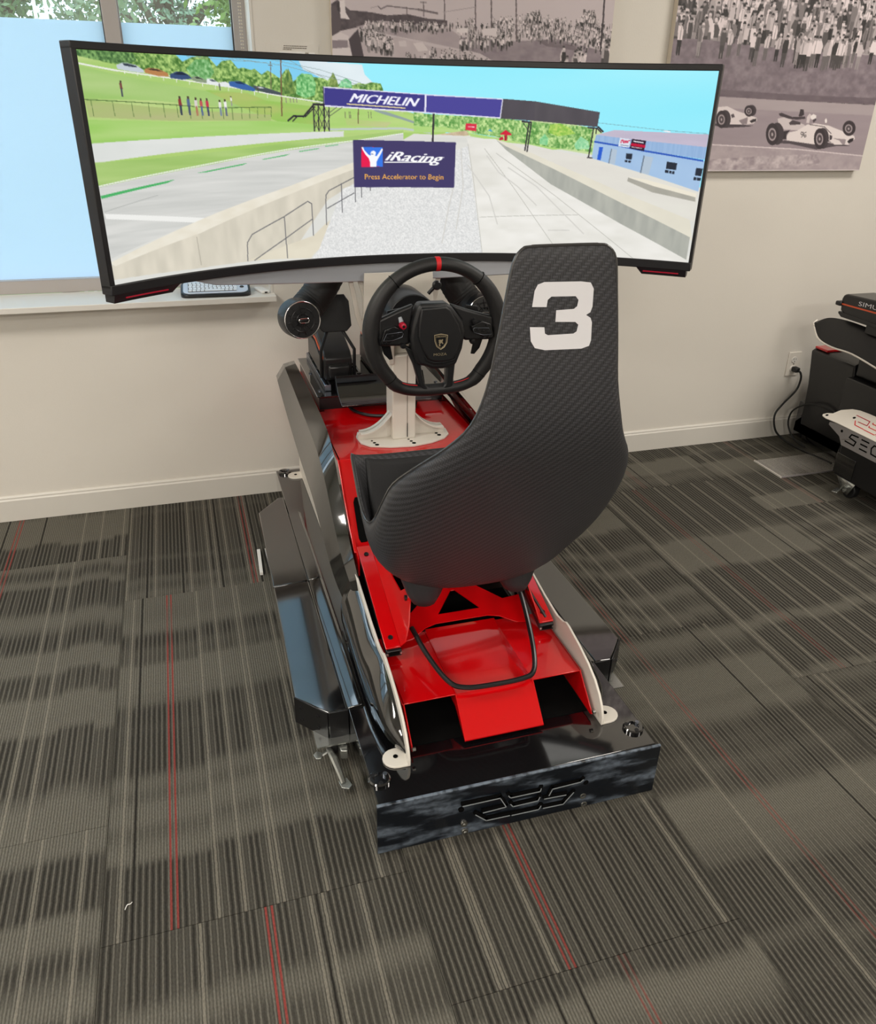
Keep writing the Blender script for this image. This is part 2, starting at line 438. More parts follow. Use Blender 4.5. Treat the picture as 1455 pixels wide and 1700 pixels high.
# outside: lawn, trees, two white poles
mat('lawn', '6C8A4C', 0.9, noise=(3, 0.2))
tag(MB().box(-30, 30, WY + 0.3, 40, -0.6, -0.5).build('ground_outside', 'lawn', smooth=None), 'lawn outside the window', kind='structure')
mat('bark', '5B5148', 0.9, noise=(10, 0.25), bump=(20, 0.6))
def leaf_mat(name, c):
    m_ = mat(name, c, 0.6, noise=(1.5, 0.3)); b = m_.node_tree.nodes['Principled BSDF']; b.inputs['Subsurface Weight'].default_value = 0.0
    return m_
leaf_mat('leaf_a', '66805A'); leaf_mat('leaf_b', '7E9A50'); leaf_mat('leaf_c', '5E7A5E')
def tree(x, y, h, r, z0, leaf, n, label, lean=0.0, seed=1):
    R = random.Random(seed)
    t = thing('tree', (x, y, -0.5), label, 'tree', 'trees outside the window')
    tr_ = MB()
    top = z0 + r * 0.6
    tr_.tube(smoothpath([(x, y, -0.5), (x + lean * 0.3, y, 0.6), (x + lean * 0.8, y + 0.1, z0 - 0.2), (x + lean, y, top)], 5), [0.085 * (1 - 0.04 * i) * r for i in range(16)], 9)
    tr_.build('trunk', 'bark', t)
    br = MB()
    for i in range(9):
        a = R.uniform(0, 2 * PI); s0 = Vector((x + lean * 0.8, y, z0 - 0.1 + R.uniform(-0.3, 0.5)))
        e = s0 + Vector((math.cos(a) * r * R.uniform(0.5, 0.95), math.sin(a) * r * 0.8, r * R.uniform(0.2, 0.7)))
        md = (s0 + e) / 2 + Vector((0, 0, 0.12))
        br.tube(smoothpath([s0, md, e], 4), [0.055 * r, 0.052 * r, 0.048 * r, 0.044 * r, 0.04 * r, 0.034 * r, 0.03 * r, 0.022 * r, 0.012 * r], 6)
    br.build('branch', 'bark', t)
    lv = MB()
    clumps = [(max(-1, min(1, R.gauss(0, 0.5))) * r, max(-1, min(1, R.gauss(0, 0.4))) * r, R.uniform(-0.45, 1.0) * r) for _ in range(46)]
    for i in range(n):
        cx_, cy_, cz_ = clumps[R.randrange(46)]
        c = Vector((x + lean + cx_ + R.gauss(0, 0.13) * r, y + cy_ + R.gauss(0, 0.13) * r, z0 + 0.45 * r + cz_ + R.gauss(0, 0.1) * r))
        s_ = R.uniform(0.022, 0.048); d1 = Vector((R.gauss(0, 1), R.gauss(0, 1), R.gauss(0, 1))).normalized(); d2 = d1.orthogonal().normalized()
        lv.add([c - d1 * s_, c + d2 * s_ * 0.5, c + d1 * s_, c - d2 * s_ * 0.5], [(0, 1, 2, 3)])
    k = len(lv.v)
    me = bpy.data.meshes.new('foliage'); off = Vector(t['_o'])
    me.from_pydata([tuple(Vector(p) - off) for p in lv.v], [], lv.f); me.materials.append(MATS[leaf])
    o = bpy.data.objects.new('foliage', me); COL.objects.link(o); o.parent = t; tag(o, kind='stuff')
tree(-0.98, 8.0, 4, 0.95, 1.9, 'leaf_a', 9500, 'spreading tree with thick dark trunk outside the left pane', -0.15, 3)
tree(0.15, 12.0, 4, 1.25, 2.0, 'leaf_c', 9500, 'grey green tree outside the middle of the window', 0.1, 5)
tree(1.35, 7.6, 4, 0.95, 1.75, 'leaf_b', 8000, 'yellow green tree outside beside the right window jamb', 0.0, 8)
tree(-3.3, 12.0, 4, 1.35, 1.9, 'leaf_c', 8000, 'bushy tree outside at the far left of the window', 0.1, 11)
for px_, lab in ((-0.668, 'left of two slim white poles outside the window'), (-0.605, 'right of two slim white poles outside the window')):
    t = thing('white_pole', (px_, 6.2, -0.5), lab, 'pole', 'white poles outside')
    MB().cyl((px_, 6.2, -0.5), (px_, 6.2, 5.0), 0.011, n=10).build('pole_shaft', 'paper_white', t)
    MB().lathe([(0.0, 0), (0.026, 0), (0.026, 0.02), (0.014, 0.03)], (px_, 6.2, -0.5), (0, 0, 1), 12).build('pole_foot', 'paper_white', t)

# beaded blind chain in the reveal
ch = thing('blind_chain', (0.282, 3.13, 0.95), 'beaded blind cord hanging beside the right window jamb', 'blind chain')
b1 = MB()
for sx in (0, 1):
    for i in range(150):
        z = 0.97 + i * 0.0097
        b1.ball((0.279 + sx * 0.006, 3.13, z), 0.0028, n=6, m=4)
o = b1.build('beads', 'canvas_edge', ch); tag(o, kind='stuff')
MB().tube([(0.279, 3.13, 0.965), (0.282, 3.13, 0.955), (0.285, 3.13, 0.965)], 0.002, 6).build('chain_loop', 'canvas_edge', ch)
MB().box(0.268, 0.298, 3.105, 3.15, WT - 0.12, WT - 0.05).build('chain_bracket', 'frame_grey', ch, bevel=0.003)

# ---- shapes of the flat pictures, in picture units
SCREEN_OPS = [
 ('n','8CEAFC','A6F2FE',300,60,0.6,[-16.3,-18.6,1008.1,-30.0,1072.1,326.2,-85.8,279.8]),
 ('p','82CFF2',[134.0,-5.9,388.3,-1.2,386.8,34.0,128.9,28.0]),
 ('n','EAF3F6','D2E2EA',60,30,0.8,[334.3,-0.1,435.5,2.9,439.4,16.2,450.9,26.0,467.5,37.2,406.9,38.4,357.8,18.4,340.1,12.0]),
 ('n','DADAD4','E2E2DC',60,8,0.5,[-54.6,149.0,471.9,93.5,633.1,100.6,834.1,119.3,1046.4,183.6,1073.9,336.1,-89.4,294.9]),
 ('n','A4CC68','B4D07C',90,9,0.8,[-31.0,46.5,393.7,47.1,572.1,79.0,572.6,101.5,431.1,120.2,-59.6,170.2]),
 ('p','C8DCA0',[711.3,72.1,830.6,87.5,835.1,128.5,714.2,113.0]),
 ('seed',3),
 ('n','5A8440','A6C874',3.2,3.2,1.7,[-2.3,-1.9,143.7,-0.8,154.7,8.7,166.0,4.0,175.2,1.3,193.3,-0.0,206.1,12.6,214.9,5.5,228.8,3.9,238.6,14.5,246.1,12.8,258.7,15.4,264.4,13.7,274.8,21.0,284.6,15.2,295.3,20.4,302.4,24.9,314.5,12.1,323.5,29.1,336.4,20.9,344.1,18.5,357.0,21.9,372.1,23.1,379.5,26.1,389.5,15.3,396.4,31.2,408.2,22.5,419.3,31.7,429.0,28.2,440.4,29.6,450.0,26.7,465.3,28.3,469.1,37.2,468.7,67.4,302.0,54.8,135.4,32.2,-5.9,14.9]),
 ('n','4A7040','7EA864',3,3,1.8,[-2.3,-1.9,81.3,-0.7,86.3,9.9,68.0,16.0,-4.4,7.9]),
 ('n','5D9A57','96C98B',3,3,1.5,[158.9,17.1,174.8,5.0,194.5,4.3,201.6,20.1,189.1,33.8,170.9,34.2]),
 ('n','58A35C','9AD690',3,3,1.5,[329.5,23.3,338.1,17.6,354.5,18.5,360.4,30.9,357.9,46.5,342.7,51.0,328.0,45.6]),
 ('n','50743C','7E9A52',2.6,4,1.6,[313.2,21.0,317.2,11.4,322.2,20.8,326.3,45.6,308.1,45.9,309.3,29.3]),
 ('n','607C3C','8AA05A',2.6,4,1.6,[380.3,33.3,387.8,14.8,394.8,25.9,395.3,35.1]),
 ('n','6FBF86','A4DFAE',3,3,1.4,[397.0,34.3,400.7,25.7,409.1,22.0,417.3,26.7,418.7,35.3]),
 ('n','A6CB70','BED488',90,10,1.0,[-4.2,7.1,57.7,16.4,136.4,25.0,243.3,40.8,302.4,49.1,370.4,57.7,431.9,62.2,501.8,61.8,501.8,106.8,352.3,107.0,-2.3,110.1,-26.6,109.3]),
 ('n','B2CE86','9CC46C',120,12,1.0,[-1.7,18.6,55.7,27.3,205.8,46.9,278.5,64.6,226.0,65.1,103.0,57.2,2.3,55.3]),
 ('n','B9BF74','98C45E',60,12,0.9,[184.3,42.8,250.3,45.6,279.3,55.1,373.9,63.6,372.5,93.5,307.2,87.0,240.9,65.0]),
 ('n','B5B884','A7C070',120,10,0.7,[1.9,56.9,151.8,68.6,285.3,74.1,284.6,82.2,128.0,82.0,4.6,77.0]),
 ('p','D4DCC8',[-1.9,14.7,56.6,22.4,56.3,24.0,-2.4,16.8]),
 ('n','A8D070','C2D98C',90,10,0.8,[380.5,66.2,399.3,62.3,431.4,65.6,474.0,68.0,552.0,75.9,552.4,97.4,379.0,98.5]),
 ('n','C4C890','B2CC78',60,8,0.8,[405.5,77.6,439.5,81.0,482.4,82.9,473.7,90.5,408.5,88.0]),
 ('p','93A4A0',[455.2,65.3,474.0,68.0,504.8,76.6,547.9,89.8,548.0,92.1,499.6,78.9,467.1,71.1,453.5,66.8]),
 ('p','BFCBC6',[379.3,92.6,499.6,90.3,548.0,95.9,548.1,99.3,499.6,93.3,379.2,95.5]),
 ('seed',8),
 ('n','6EA456','BCDD90',3,3.4,1.7,[519.2,65.6,538.3,70.0,663.9,74.6,714.9,78.4,744.7,81.0,757.2,80.4,805.8,85.0,816.3,86.7,818.1,122.6,777.5,118.8,721.9,115.1,652.6,101.7,607.3,96.6,519.3,88.1]),
 ('n','86BE4C','BCD96A',3,3,1.4,[744.8,82.6,761.4,80.3,776.6,85.7,788.0,95.1,758.9,99.7,743.6,94.2]),
 ('n','7CC98A','A9E0A8',3,3,1.4,[729.6,104.2,737.5,96.2,744.4,103.9,743.1,113.7,730.2,112.0]),
 ('n','8AD09A','B4E6B4',3,3,1.4,[787.4,110.7,796.7,98.8,810.1,106.2,813.4,117.9,790.2,118.5]),
 ('n','A8D474','BCDA8A',60,6,0.8,[519.3,88.1,575.0,89.4,607.3,96.6,652.6,102.7,695.9,109.8,769.1,119.0,747.9,120.7,683.2,112.9,603.3,104.4,583.7,96.9,519.3,97.6]),
 ('n','C0A98C','D8C8A8',5,4,1.2,[551.6,101.1,607.2,93.7,611.8,100.4,556.0,108.8]),
 ('p','E2DFC8',[545.3,110.8,605.4,101.5,613.9,100.4,614.0,102.3,556.1,111.7]),
 ('p','D8324A',[605.8,83.2,624.3,83.3,623.3,94.4,605.5,92.8]),
 ('l','F6DCE0',1.2,[609.6,87.9,620.3,88.3]),
 ('p','D4243C',[663.5,98.0,672.3,91.7,682.7,97.7,682.4,99.3,663.6,99.2]),
 ('p','C62840',[662.6,104.5,668.0,101.5,670.0,106.3,662.8,107.8]),
 ('p','B02438',[670.6,99.5,675.6,99.4,675.4,108.2,671.1,108.2]),
 ('p','4FA6C8',[642.6,94.1,646.7,90.6,651.1,94.4]),
 ('n','9CCB66','B2D480',110,9,0.9,[-13.2,79.5,149.7,83.6,284.6,82.2,353.4,86.9,360.5,100.3,-2.3,110.1,-15.0,104.1]),
 ('n','E4E6E2','D6DAD6',40,14,0.5,[-1.8,107.9,402.8,96.2,402.5,104.4,344.5,107.7,0.4,131.5]),
 ('n','AECC7C','98BE66',100,8,1.0,[-1.2,130.5,83.9,130.0,235.3,120.7,346.4,108.7,401.3,105.4,501.8,94.5,501.8,99.8,430.7,108.8,312.4,121.9,156.6,142.7,-2.1,161.2]),
 ('n','DCDCD8','CCCDC9',90,5,0.9,[-2.1,161.2,156.5,143.3,312.4,122.9,430.6,109.9,501.8,99.8,501.7,171.5,348.9,169.0,1.5,253.8]),
 ('l','F2F4F0',1.2,[-1.2,160.1,156.7,142.0,312.5,121.5,434.6,108.5,501.8,99.1]),
 ('p','4DB268',[1.9,171.8,122.4,157.7,108.6,162.0,3.0,175.5]),
 ('p','4DB268',[157.4,151.0,241.1,139.8,233.1,142.6,174.6,150.4]),
 ('p','4DB268',[264.7,135.4,312.8,128.3,304.0,131.2,268.6,135.9]),
 ('l','58B870',1.2,[327.8,125.4,360.2,121.3]),
 ('l','58B870',1.0,[371.3,118.3,393.0,116.0]),
 ('p','F0F0EC',[3.9,194.5,162.8,213.5,146.4,218.9,5.1,201.3]),
 ('l','B4B6B2',1.0,[4.4,192.1,91.1,177.3]),
 ('n','E4E3DC','D8D8D2',80,8,0.6,[519.3,99.5,611.8,102.0,639.9,105.8,661.4,107.4,674.9,117.0,741.0,140.3,862.6,281.4,397.1,281.9,489.2,115.0]),
 ('n','E0D9C8','CEC8B8',14,40,0.9,[-0.4,263.2,145.8,223.9,308.2,181.9,417.7,147.3,501.8,120.9,501.7,171.5,416.8,174.1,371.5,198.3,301.1,283.2,137.6,285.0,-4.1,281.9]),
 ('n','EFEADC','E4DDCB',20,10,0.6,[0.5,258.5,187.2,206.7,308.7,174.9,417.8,142.0,501.8,117.4,501.8,126.3,417.5,152.6,307.8,187.1,152.2,234.6,7.1,264.2]),
 ('l','A9A396',1.0,[145.7,239.1,148.1,281.0]),
 ('n','E6DFCB','DAD2BE',30,20,0.6,[227.1,282.3,344.3,252.3,365.7,234.8,416.0,203.3,469.3,174.9,501.7,156.9,501.7,171.5,463.1,185.8,342.6,282.4,338.1,287.8]),
 ('n','EEEEEC','D6D7D6',1.6,1.6,1.3,[463.1,185.1,501.7,164.2,630.0,141.7,632.8,304.3,337.9,291.6,377.5,246.5]),
 ('n','EEEEEC','D6D7D6',1.6,1.6,1.3,[398.0,181.7,610.6,117.2,642.2,288.9,348.3,283.6]),
 ('n','F0EEE8','E2E0D8',40,14,0.9,[608.2,104.7,657.6,105.8,678.4,123.5,835.4,197.6,1000.1,280.3,993.9,290.7,642.2,289.7,610.5,113.6]),
 ('l','BCBBB3',0.9,[610.5,113.6,621.3,164.7,642.1,288.1]),
 ('l','BCBBB3',0.9,[638.6,120.5,689.7,178.8,770.5,278.3]),
 ('l','BCBBB3',0.9,[658.8,127.4,763.1,192.4,906.2,289.6]),
 ('l','BCBBB3',0.9,[635.4,229.3,806.0,221.7]),
 ('l','D4D2CC',1.8,[643.1,131.3,664.3,156.8,697.8,178.7,732.2,208.5]),
 ('l','D4D2CC',1.8,[611.7,146.3,650.1,194.6,666.8,240.8]),
 ('l','D4D2CC',1.8,[679.9,149.1,729.9,178.0,790.6,230.1,817.1,252.6]),
 ('l','D4D2CC',1.8,[755.7,248.9,792.3,247.7]),
 ('l','D4D2CC',1.8,[588.6,179.9,581.3,210.2,570.3,272.5]),
 ('l','D4D2CC',1.8,[598.9,121.0,604.8,179.8,594.7,249.0]),
 ('n','E9E4D3','DDD8C8',30,20,0.5,[657.7,106.5,677.6,110.8,750.4,136.6,872.6,179.1,990.4,219.6,999.6,253.2,834.5,190.0,674.2,119.9]),
 ('n','B9BAB0','A6A8A0',10,40,0.8,[656.9,106.5,674.0,116.3,751.4,147.6,875.1,199.7,994.9,247.8,994.9,284.7,879.3,234.0,753.5,173.7,674.3,121.7]),
 ('n','E6E4DA','DEDAD2',50,10,0.5,[677.6,110.8,717.2,113.7,812.6,131.3,907.9,153.6,998.0,172.9,998.6,222.8,873.0,182.8,750.6,138.4]),
 ('n','B4B0A4','A4A298',20,20,0.6,[880.9,159.1,925.7,171.2,994.2,184.1,994.3,191.4,923.1,180.5,880.5,165.0]),
 ('p','EDE6D4',[880.9,158.4,908.9,160.9,994.4,178.6,994.7,184.8,925.7,171.2]),
 ('n','C9BFD2','BDB4C6',60,8,0.6,[821.8,95.8,850.1,88.0,929.1,89.3,998.9,90.2,999.0,108.7,903.9,102.8,863.8,99.7]),
 ('n','9DBBE0','8FB0D8',2.4,60,1.0,[821.8,95.8,863.8,99.7,903.9,102.8,999.0,108.7,999.1,127.0,902.7,117.2,857.4,110.7,819.8,106.0]),
 ('n','A9C6E6','9FBEE2',30,18,0.6,[819.9,107.4,859.1,112.1,901.4,118.6,999.5,129.1,996.7,175.6,910.7,153.3,817.8,131.5]),
 ('l','2F58B8',2.6,[819.8,106.2,859.0,111.1,901.3,117.6,996.5,129.0]),
 ('p','2A5ED0',[828.7,114.0,834.9,114.2,833.0,134.4,827.1,133.4]),
 ('p','B4C4D4',[848.0,116.3,858.2,117.2,857.0,139.8,846.7,138.3]),
 ('p','B4C4D4',[902.3,125.1,917.8,126.7,913.8,153.4,899.6,151.1]),
 ('l','6E7C8C',1.6,[848.8,116.3,847.0,138.2]),
 ('l','6E7C8C',2.0,[902.6,125.1,900.4,151.0]),
 ('p','2A303C',[873.5,122.2,883.6,122.7,883.2,131.6,873.8,130.9]),
 ('p','2A303C',[872.7,132.4,882.4,133.2,882.2,136.5,872.5,135.6]),
 ('p','2A303C',[939.9,132.4,956.8,134.1,956.6,144.7,940.0,143.3]),
 ('p','2A303C',[939.0,144.8,954.5,146.7,954.5,151.1,939.0,149.1]),
 ('p','2A303C',[987.8,139.7,998.4,140.6,997.4,152.2,987.4,151.2]),
 ('p','2A303C',[986.3,153.5,997.8,154.8,997.7,159.1,986.0,158.3]),
 ('l','A9C6E6',1.0,[877.4,132.5,877.2,136.2]),
 ('l','A9C6E6',1.0,[945.7,145.6,945.5,150.0]),
 ('l','A9C6E6',1.0,[950.3,146.3,950.2,150.4]),
 ('l','A9C6E6',1.0,[990.9,154.0,990.9,158.6]),
 ('p','DDE6F0',[860.7,99.5,877.7,101.0,877.0,113.7,859.1,112.1]),
 ('p','2A2032',[879.9,100.4,903.1,102.5,901.3,117.9,877.9,114.8]),
 ('p','C2183C',[879.6,106.4,902.8,108.8,902.2,113.2,878.6,110.5]),
 ('l','D04868',1.8,[862.8,106.9,863.6,102.9,865.9,102.2,865.9,104.7,868.0,106.8,868.8,103.1,870.8,106.7,871.6,103.2,873.5,106.6,874.4,103.4,877.2,103.0]),
 ('l','607090',1.0,[862.6,109.8,875.9,111.1]),
 ('l','E8E8EE',1.6,[882.7,103.7,898.7,105.5]),
 ('l','E8C8D0',1.0,[880.7,112.4,897.8,114.2]),
 ('p','F4F4FA',[927.4,87.9,930.2,86.2,938.5,86.9,939.3,89.3]),
 ('l','7CA4AC',0.7,[823.7,78.0,924.1,85.9,997.2,89.2]),
 ('p','3E3A40',[697.9,76.8,714.9,78.4,714.7,80.9,698.1,80.0]),
 ('l','38343A',2.4,[710.4,80.4,706.4,122.7]),
 ('l','38343A',2.2,[714.0,80.3,710.1,123.9]),
 ('l','38343A',1.0,[700.3,80.6,709.5,91.0]),
 ('l','38343A',2.6,[551.9,69.8,550.9,111.8]),
 ('l','38343A',2.0,[552.8,69.8,551.8,111.8]),
 ('l','38343A',2.2,[816.3,86.7,812.6,130.7]),
 ('l','38343A',2.4,[806.8,85.4,822.9,86.2]),
 ('l','38343A',2.0,[822.6,86.6,829.4,92.2]),
 ('l','38343A',2.6,[823.3,83.7,832.4,91.1]),
 ('l','38343A',1.8,[820.9,86.6,820.9,94.3]),
 ('l','38343A',1.6,[810.5,130.8,819.0,131.1]),
 ('n','57525A','4C484E',20,30,0.5,[664.4,45.8,718.0,48.5,719.1,77.3,662.2,75.0]),
 ('n','5C575C','4E4A50',14,40,0.6,[718.0,48.5,824.0,62.2,822.3,84.3,719.1,77.3]),
 ('p','E4E2F4',[371.6,34.2,540.4,41.6,538.2,68.9,371.4,62.0]),
 ('p','403C88',[373.5,36.0,538.4,42.8,536.4,67.1,372.7,59.8]),
 ('p','E4E2F4',[537.1,41.6,665.7,45.8,663.1,75.0,536.6,68.7]),
 ('p','4B4698',[540.1,43.4,664.1,47.0,661.7,73.1,539.6,67.5]),
 ('l','22203A',1.6,[371.9,34.6,370.9,97.0]),
 ('t','MICHELIN','F4F4FF',0.3,0,[416.0,42.8,527.9,47.9,413.1,54.9]),
 ('t','MICHELIN','F4F4FF',0.3,0,[416.8,42.8,528.7,47.9,413.9,54.9]),
 ('t','MICHELIN','F4F4FF',0.3,0,[417.7,42.8,529.6,47.9,414.7,54.8]),
 ('l','E8D8A0',1.6,[409.2,57.8,505.1,62.3]),
 ('l','322E38',1.8,[354.6,62.2,354.4,96.7]),
 ('l','322E38',1.8,[362.5,60.6,361.7,96.7]),
 ('l','322E38',1.8,[379.8,62.6,378.8,96.7]),
 ('l','322E38',1.8,[372.3,60.5,371.2,96.7]),
 ('l','3C3844',0.9,[354.5,62.9,362.3,75.1]),
 ('l','3C3844',0.9,[362.9,63.5,354.2,78.0]),
 ('l','3C3844',0.9,[354.2,78.0,361.4,95.5]),
 ('l','3C3844',0.9,[362.1,78.0,353.5,96.3]),
 ('l','3C3844',0.9,[363.5,62.1,371.8,77.9]),
 ('l','3C3844',0.9,[372.2,62.0,363.0,78.0]),
 ('l','3C3844',0.9,[363.0,78.0,371.3,95.5]),
 ('l','3C3844',0.9,[371.8,77.9,362.0,96.3]),
 ('l','3C3844',0.9,[372.9,63.4,379.3,77.9]),
 ('l','3C3844',0.9,[379.9,64.8,372.1,79.4]),
 ('l','3C3844',0.9,[372.1,79.4,378.5,95.5]),
 ('l','3C3844',0.9,[379.2,79.3,371.3,95.5]),
 ('l','2E2A34',3.0,[353.9,59.0,372.4,59.4]),
 ('l','2E2A34',2.6,[355.6,59.3,337.8,76.0,321.8,75.4,311.8,82.3]),
 ('l','2E2A34',1.8,[357.1,62.2,340.3,76.7]),
 ('l','2E2A34',1.8,[327.7,76.0,319.6,82.8]),
 ('l','4A4650',0.9,[401.8,62.3,380.9,74.9]),
 ('l','4A4650',0.9,[392.5,62.4,381.2,69.8]),
 ('l','7A5A44',2.0,[306.5,0.1,302.7,75.7]),
 ('l','7A6A58',1.2,[290.3,3.7,288.2,39.3]),
 ('l','7A6A58',1.0,[286.3,8.4,292.9,8.8]),
 ('l','6E5844',1.6,[427.7,64.2,427.1,85.2]),
 ('l','8A9C98',0.6,[211.2,-0.2,305.9,7.8]),
 ('l','8A9C98',0.6,[247.9,-5.2,368.9,12.1,432.8,28.1]),
 ('l','8A9C98',0.6,[320.9,1.1,342.6,11.3,375.9,23.0]),
 ('l','8A9C98',0.6,[161.0,1.9,283.6,5.5]),
 ('l','8A9C98',0.6,[309.3,7.7,440.3,32.8]),
 ('l','F0F0EA',1.5,[-2.2,16.0,66.7,23.7,135.8,29.3,243.4,40.2,302.5,48.4,370.4,56.4]),
 ('l','E8E8E0',0.8,[67.1,21.5,136.2,26.7,243.7,37.1,302.7,45.3]),
 ('l','F0F0EA',0.9,[67.1,21.5,66.3,25.9]),
 ('l','F0F0EA',0.9,[85.7,23.4,85.0,27.9]),
 ('l','F0F0EA',0.9,[104.6,25.4,103.9,30.0]),
 ('l','F0F0EA',0.9,[123.6,27.5,122.9,32.1]),
 ('l','F0F0EA',0.9,[142.9,29.6,142.2,34.2]),
 ('l','F0F0EA',0.9,[162.2,31.8,161.6,36.5]),
 ('l','F0F0EA',0.9,[181.8,34.0,181.2,38.8]),
 ('l','F0F0EA',0.9,[201.5,36.3,201.0,41.1]),
 ('l','F0F0EA',0.9,[221.4,38.7,220.9,43.5]),
 ('l','F0F0EA',0.9,[241.5,41.1,241.0,46.0]),
 ('l','F0F0EA',0.9,[261.6,43.5,261.2,48.5]),
 ('l','F0F0EA',0.9,[282.0,46.0,281.6,51.1]),
 ('p','C3CED6',[56.2,16.3,64.5,13.5,71.9,13.4,84.3,15.3,95.1,20.8,94.9,24.2,78.6,23.5,56.3,20.6]),
 ('p','3B4450',[65.4,14.3,72.3,13.9,84.1,16.1,86.3,18.2,75.4,17.6,67.1,16.5]),
 ('p','B98352',[96.3,19.9,103.0,18.0,115.8,18.4,130.3,23.2,131.8,27.5,116.6,27.6,96.7,24.0]),
 ('p','4A3A30',[100.6,19.8,107.3,18.2,115.7,19.3,122.9,21.8,109.0,20.9]),
 ('p','3A5078',[133.3,24.8,143.6,21.0,152.4,20.9,160.7,24.0,166.6,29.2,151.0,30.9,133.7,29.2]),
 ('p','222C40',[138.8,24.2,146.9,21.1,153.4,21.6,160.6,25.3,147.4,25.0]),
 ('p','8C9A80',[167.0,26.5,175.9,25.9,188.6,30.5,188.2,34.1,172.8,32.9,166.0,30.5]),
 ('p','39443A',[170.3,26.8,175.8,26.7,183.2,29.4,173.3,28.9]),
 ('p','E6EAEA',[188.9,28.7,197.8,28.4,206.2,32.8,217.6,31.6,228.4,36.0,228.0,39.4,205.7,37.4,188.1,34.7]),
 ('p','59646A',[192.1,29.9,197.7,29.0,204.1,32.1,197.4,32.1]),
 ('p','3C66A8',[222.1,31.5,238.0,30.2,249.0,33.7,264.4,39.9,261.8,43.2,243.7,41.3,223.8,37.0]),
 ('p','22385E',[231.1,31.3,240.3,30.5,248.9,34.6,235.4,33.6]),
 ('p','4A545A',[259.1,35.3,276.1,36.8,303.1,44.0,302.9,47.5,280.0,44.8,262.1,40.0]),
 ('p','C8D0D0',[264.7,36.7,273.8,37.3,278.2,39.1,266.8,38.6]),
 ('l','55703E',1.1,[1.6,56.6,72.4,59.1,137.7,62.2,191.1,65.5,286.5,63.7]),
 ('l','5C7844',0.9,[10.9,57.0,11.7,75.8]),
 ('l','5C7844',0.9,[42.1,58.1,43.0,75.9]),
 ('l','5C7844',0.9,[70.2,59.1,71.0,76.9]),
 ('l','5C7844',0.9,[95.2,60.5,96.0,77.2]),
 ('l','5C7844',0.9,[117.9,61.4,118.4,78.0]),
 ('l','5C7844',0.9,[138.1,62.3,139.0,78.0]),
 ('l','5C7844',0.9,[157.2,62.9,158.1,79.2]),
 ('l','5C7844',0.9,[175.4,64.3,176.2,79.6]),
 ('l','5C7844',0.9,[192.2,65.5,193.3,79.6]),
 ('l','5C7844',0.9,[209.3,65.3,209.4,80.0]),
 ('l','5C7844',0.9,[224.1,65.2,223.8,80.9]),
 ('l','5C7844',0.9,[239.0,65.1,238.5,79.6]),
 ('l','5C7844',0.9,[251.7,64.8,250.8,79.2]),
 ('l','5C7844',0.9,[264.4,64.3,263.6,78.7]),
 ('l','5C7844',0.9,[276.0,64.0,274.9,77.5]),
 ('l','5C7844',0.9,[286.5,63.9,285.4,76.7]),
 ('l','4A3A34',2.52,[58.6,34.5,58.4,36.7]),
 ('l','7A4A44',3.9375,[58.2,37.6,58.3,43.4]),
 ('l','4A4C5A',2.835,[58.3,43.4,58.2,52.4]),
 ('l','4A3A34',3.0,[144.1,51.8,143.9,54.5]),
 ('l','8C3A3A',4.6875,[143.7,55.6,144.1,63.1]),
 ('l','3E4656',3.375,[144.1,63.1,144.5,74.5]),
 ('l','4A3A34',3.0,[157.0,51.6,156.8,54.4]),
 ('l','586C8C',4.6875,[156.7,55.5,157.1,63.0]),
 ('l','4A546A',3.375,[157.1,63.0,157.5,74.5]),
 ('l','4A3A34',2.88,[168.4,52.9,168.3,55.6]),
 ('l','D8D0CC',4.5,[168.1,56.7,168.5,64.0]),
 ('l','B07A60',3.2399999999999998,[168.5,64.0,169.0,75.1]),
 ('l','4A3A34',2.688,[176.3,53.9,176.2,56.4]),
 ('l','C05A5A',4.2,[176.1,57.4,176.5,64.3]),
 ('l','5A7090',3.024,[176.5,64.3,176.9,74.7]),
 ('l','4A3A34',2.7600000000000002,[185.8,53.8,185.7,56.4]),
 ('l','C23A52',4.3125,[185.5,57.4,186.0,64.5]),
 ('l','4A5068',3.105,[186.0,64.5,186.5,75.2]),
 ('l','4A3A34',2.52,[205.4,55.4,205.4,57.8]),
 ('l','E8E6E2',3.9375,[205.3,58.8,205.7,65.3]),
 ('l','7888A0',2.835,[205.7,65.3,206.2,75.2]),
 ('l','4A3A34',2.64,[213.9,54.6,213.9,57.0]),
 ('l','EEEDEA',4.125,[213.7,58.1,214.2,64.9]),
 ('l','6A7280',2.9699999999999998,[214.2,64.9,214.8,75.4]),
 ('l','4A3A34',1.56,[223.5,50.1,223.5,51.6]),
 ('l','E8E8E4',2.4375,[223.5,52.2,223.7,56.2]),
 ('l','9A9A90',1.755,[223.7,56.2,224.1,62.4]),
 ('l','4A3A34',1.2,[207.5,33.7,207.6,34.8]),
 ('l','5A5A58',1.875,[207.5,35.2,207.6,38.3]),
 ('l','44484A',1.3499999999999999,[207.6,38.3,207.9,42.9]),
 ('l','4A3A34',0.96,[267.0,36.7,267.1,37.6]),
 ('l','6A4A44',1.5,[267.1,37.9,267.2,40.5]),
 ('l','44484A',1.08,[267.2,40.5,267.5,44.3]),
 ('l','8A8078',1.2,[310.7,51.5,311.3,57.1]),
 ('l','8A8078',1.2,[317.6,51.4,318.2,57.0]),
 ('l','8A8078',1.2,[322.6,51.3,323.3,56.9]),
 ('l','8A8078',1.2,[327.6,51.2,328.3,56.8]),
 ('l','6A6458',0.9,[405.8,68.8,406.2,77.6]),
 ('l','6A6458',0.9,[412.6,68.7,413.0,77.6]),
 ('l','6A6458',0.9,[414.6,68.7,415.0,77.6]),
 ('l','6A6458',0.9,[444.1,68.4,444.6,77.3]),
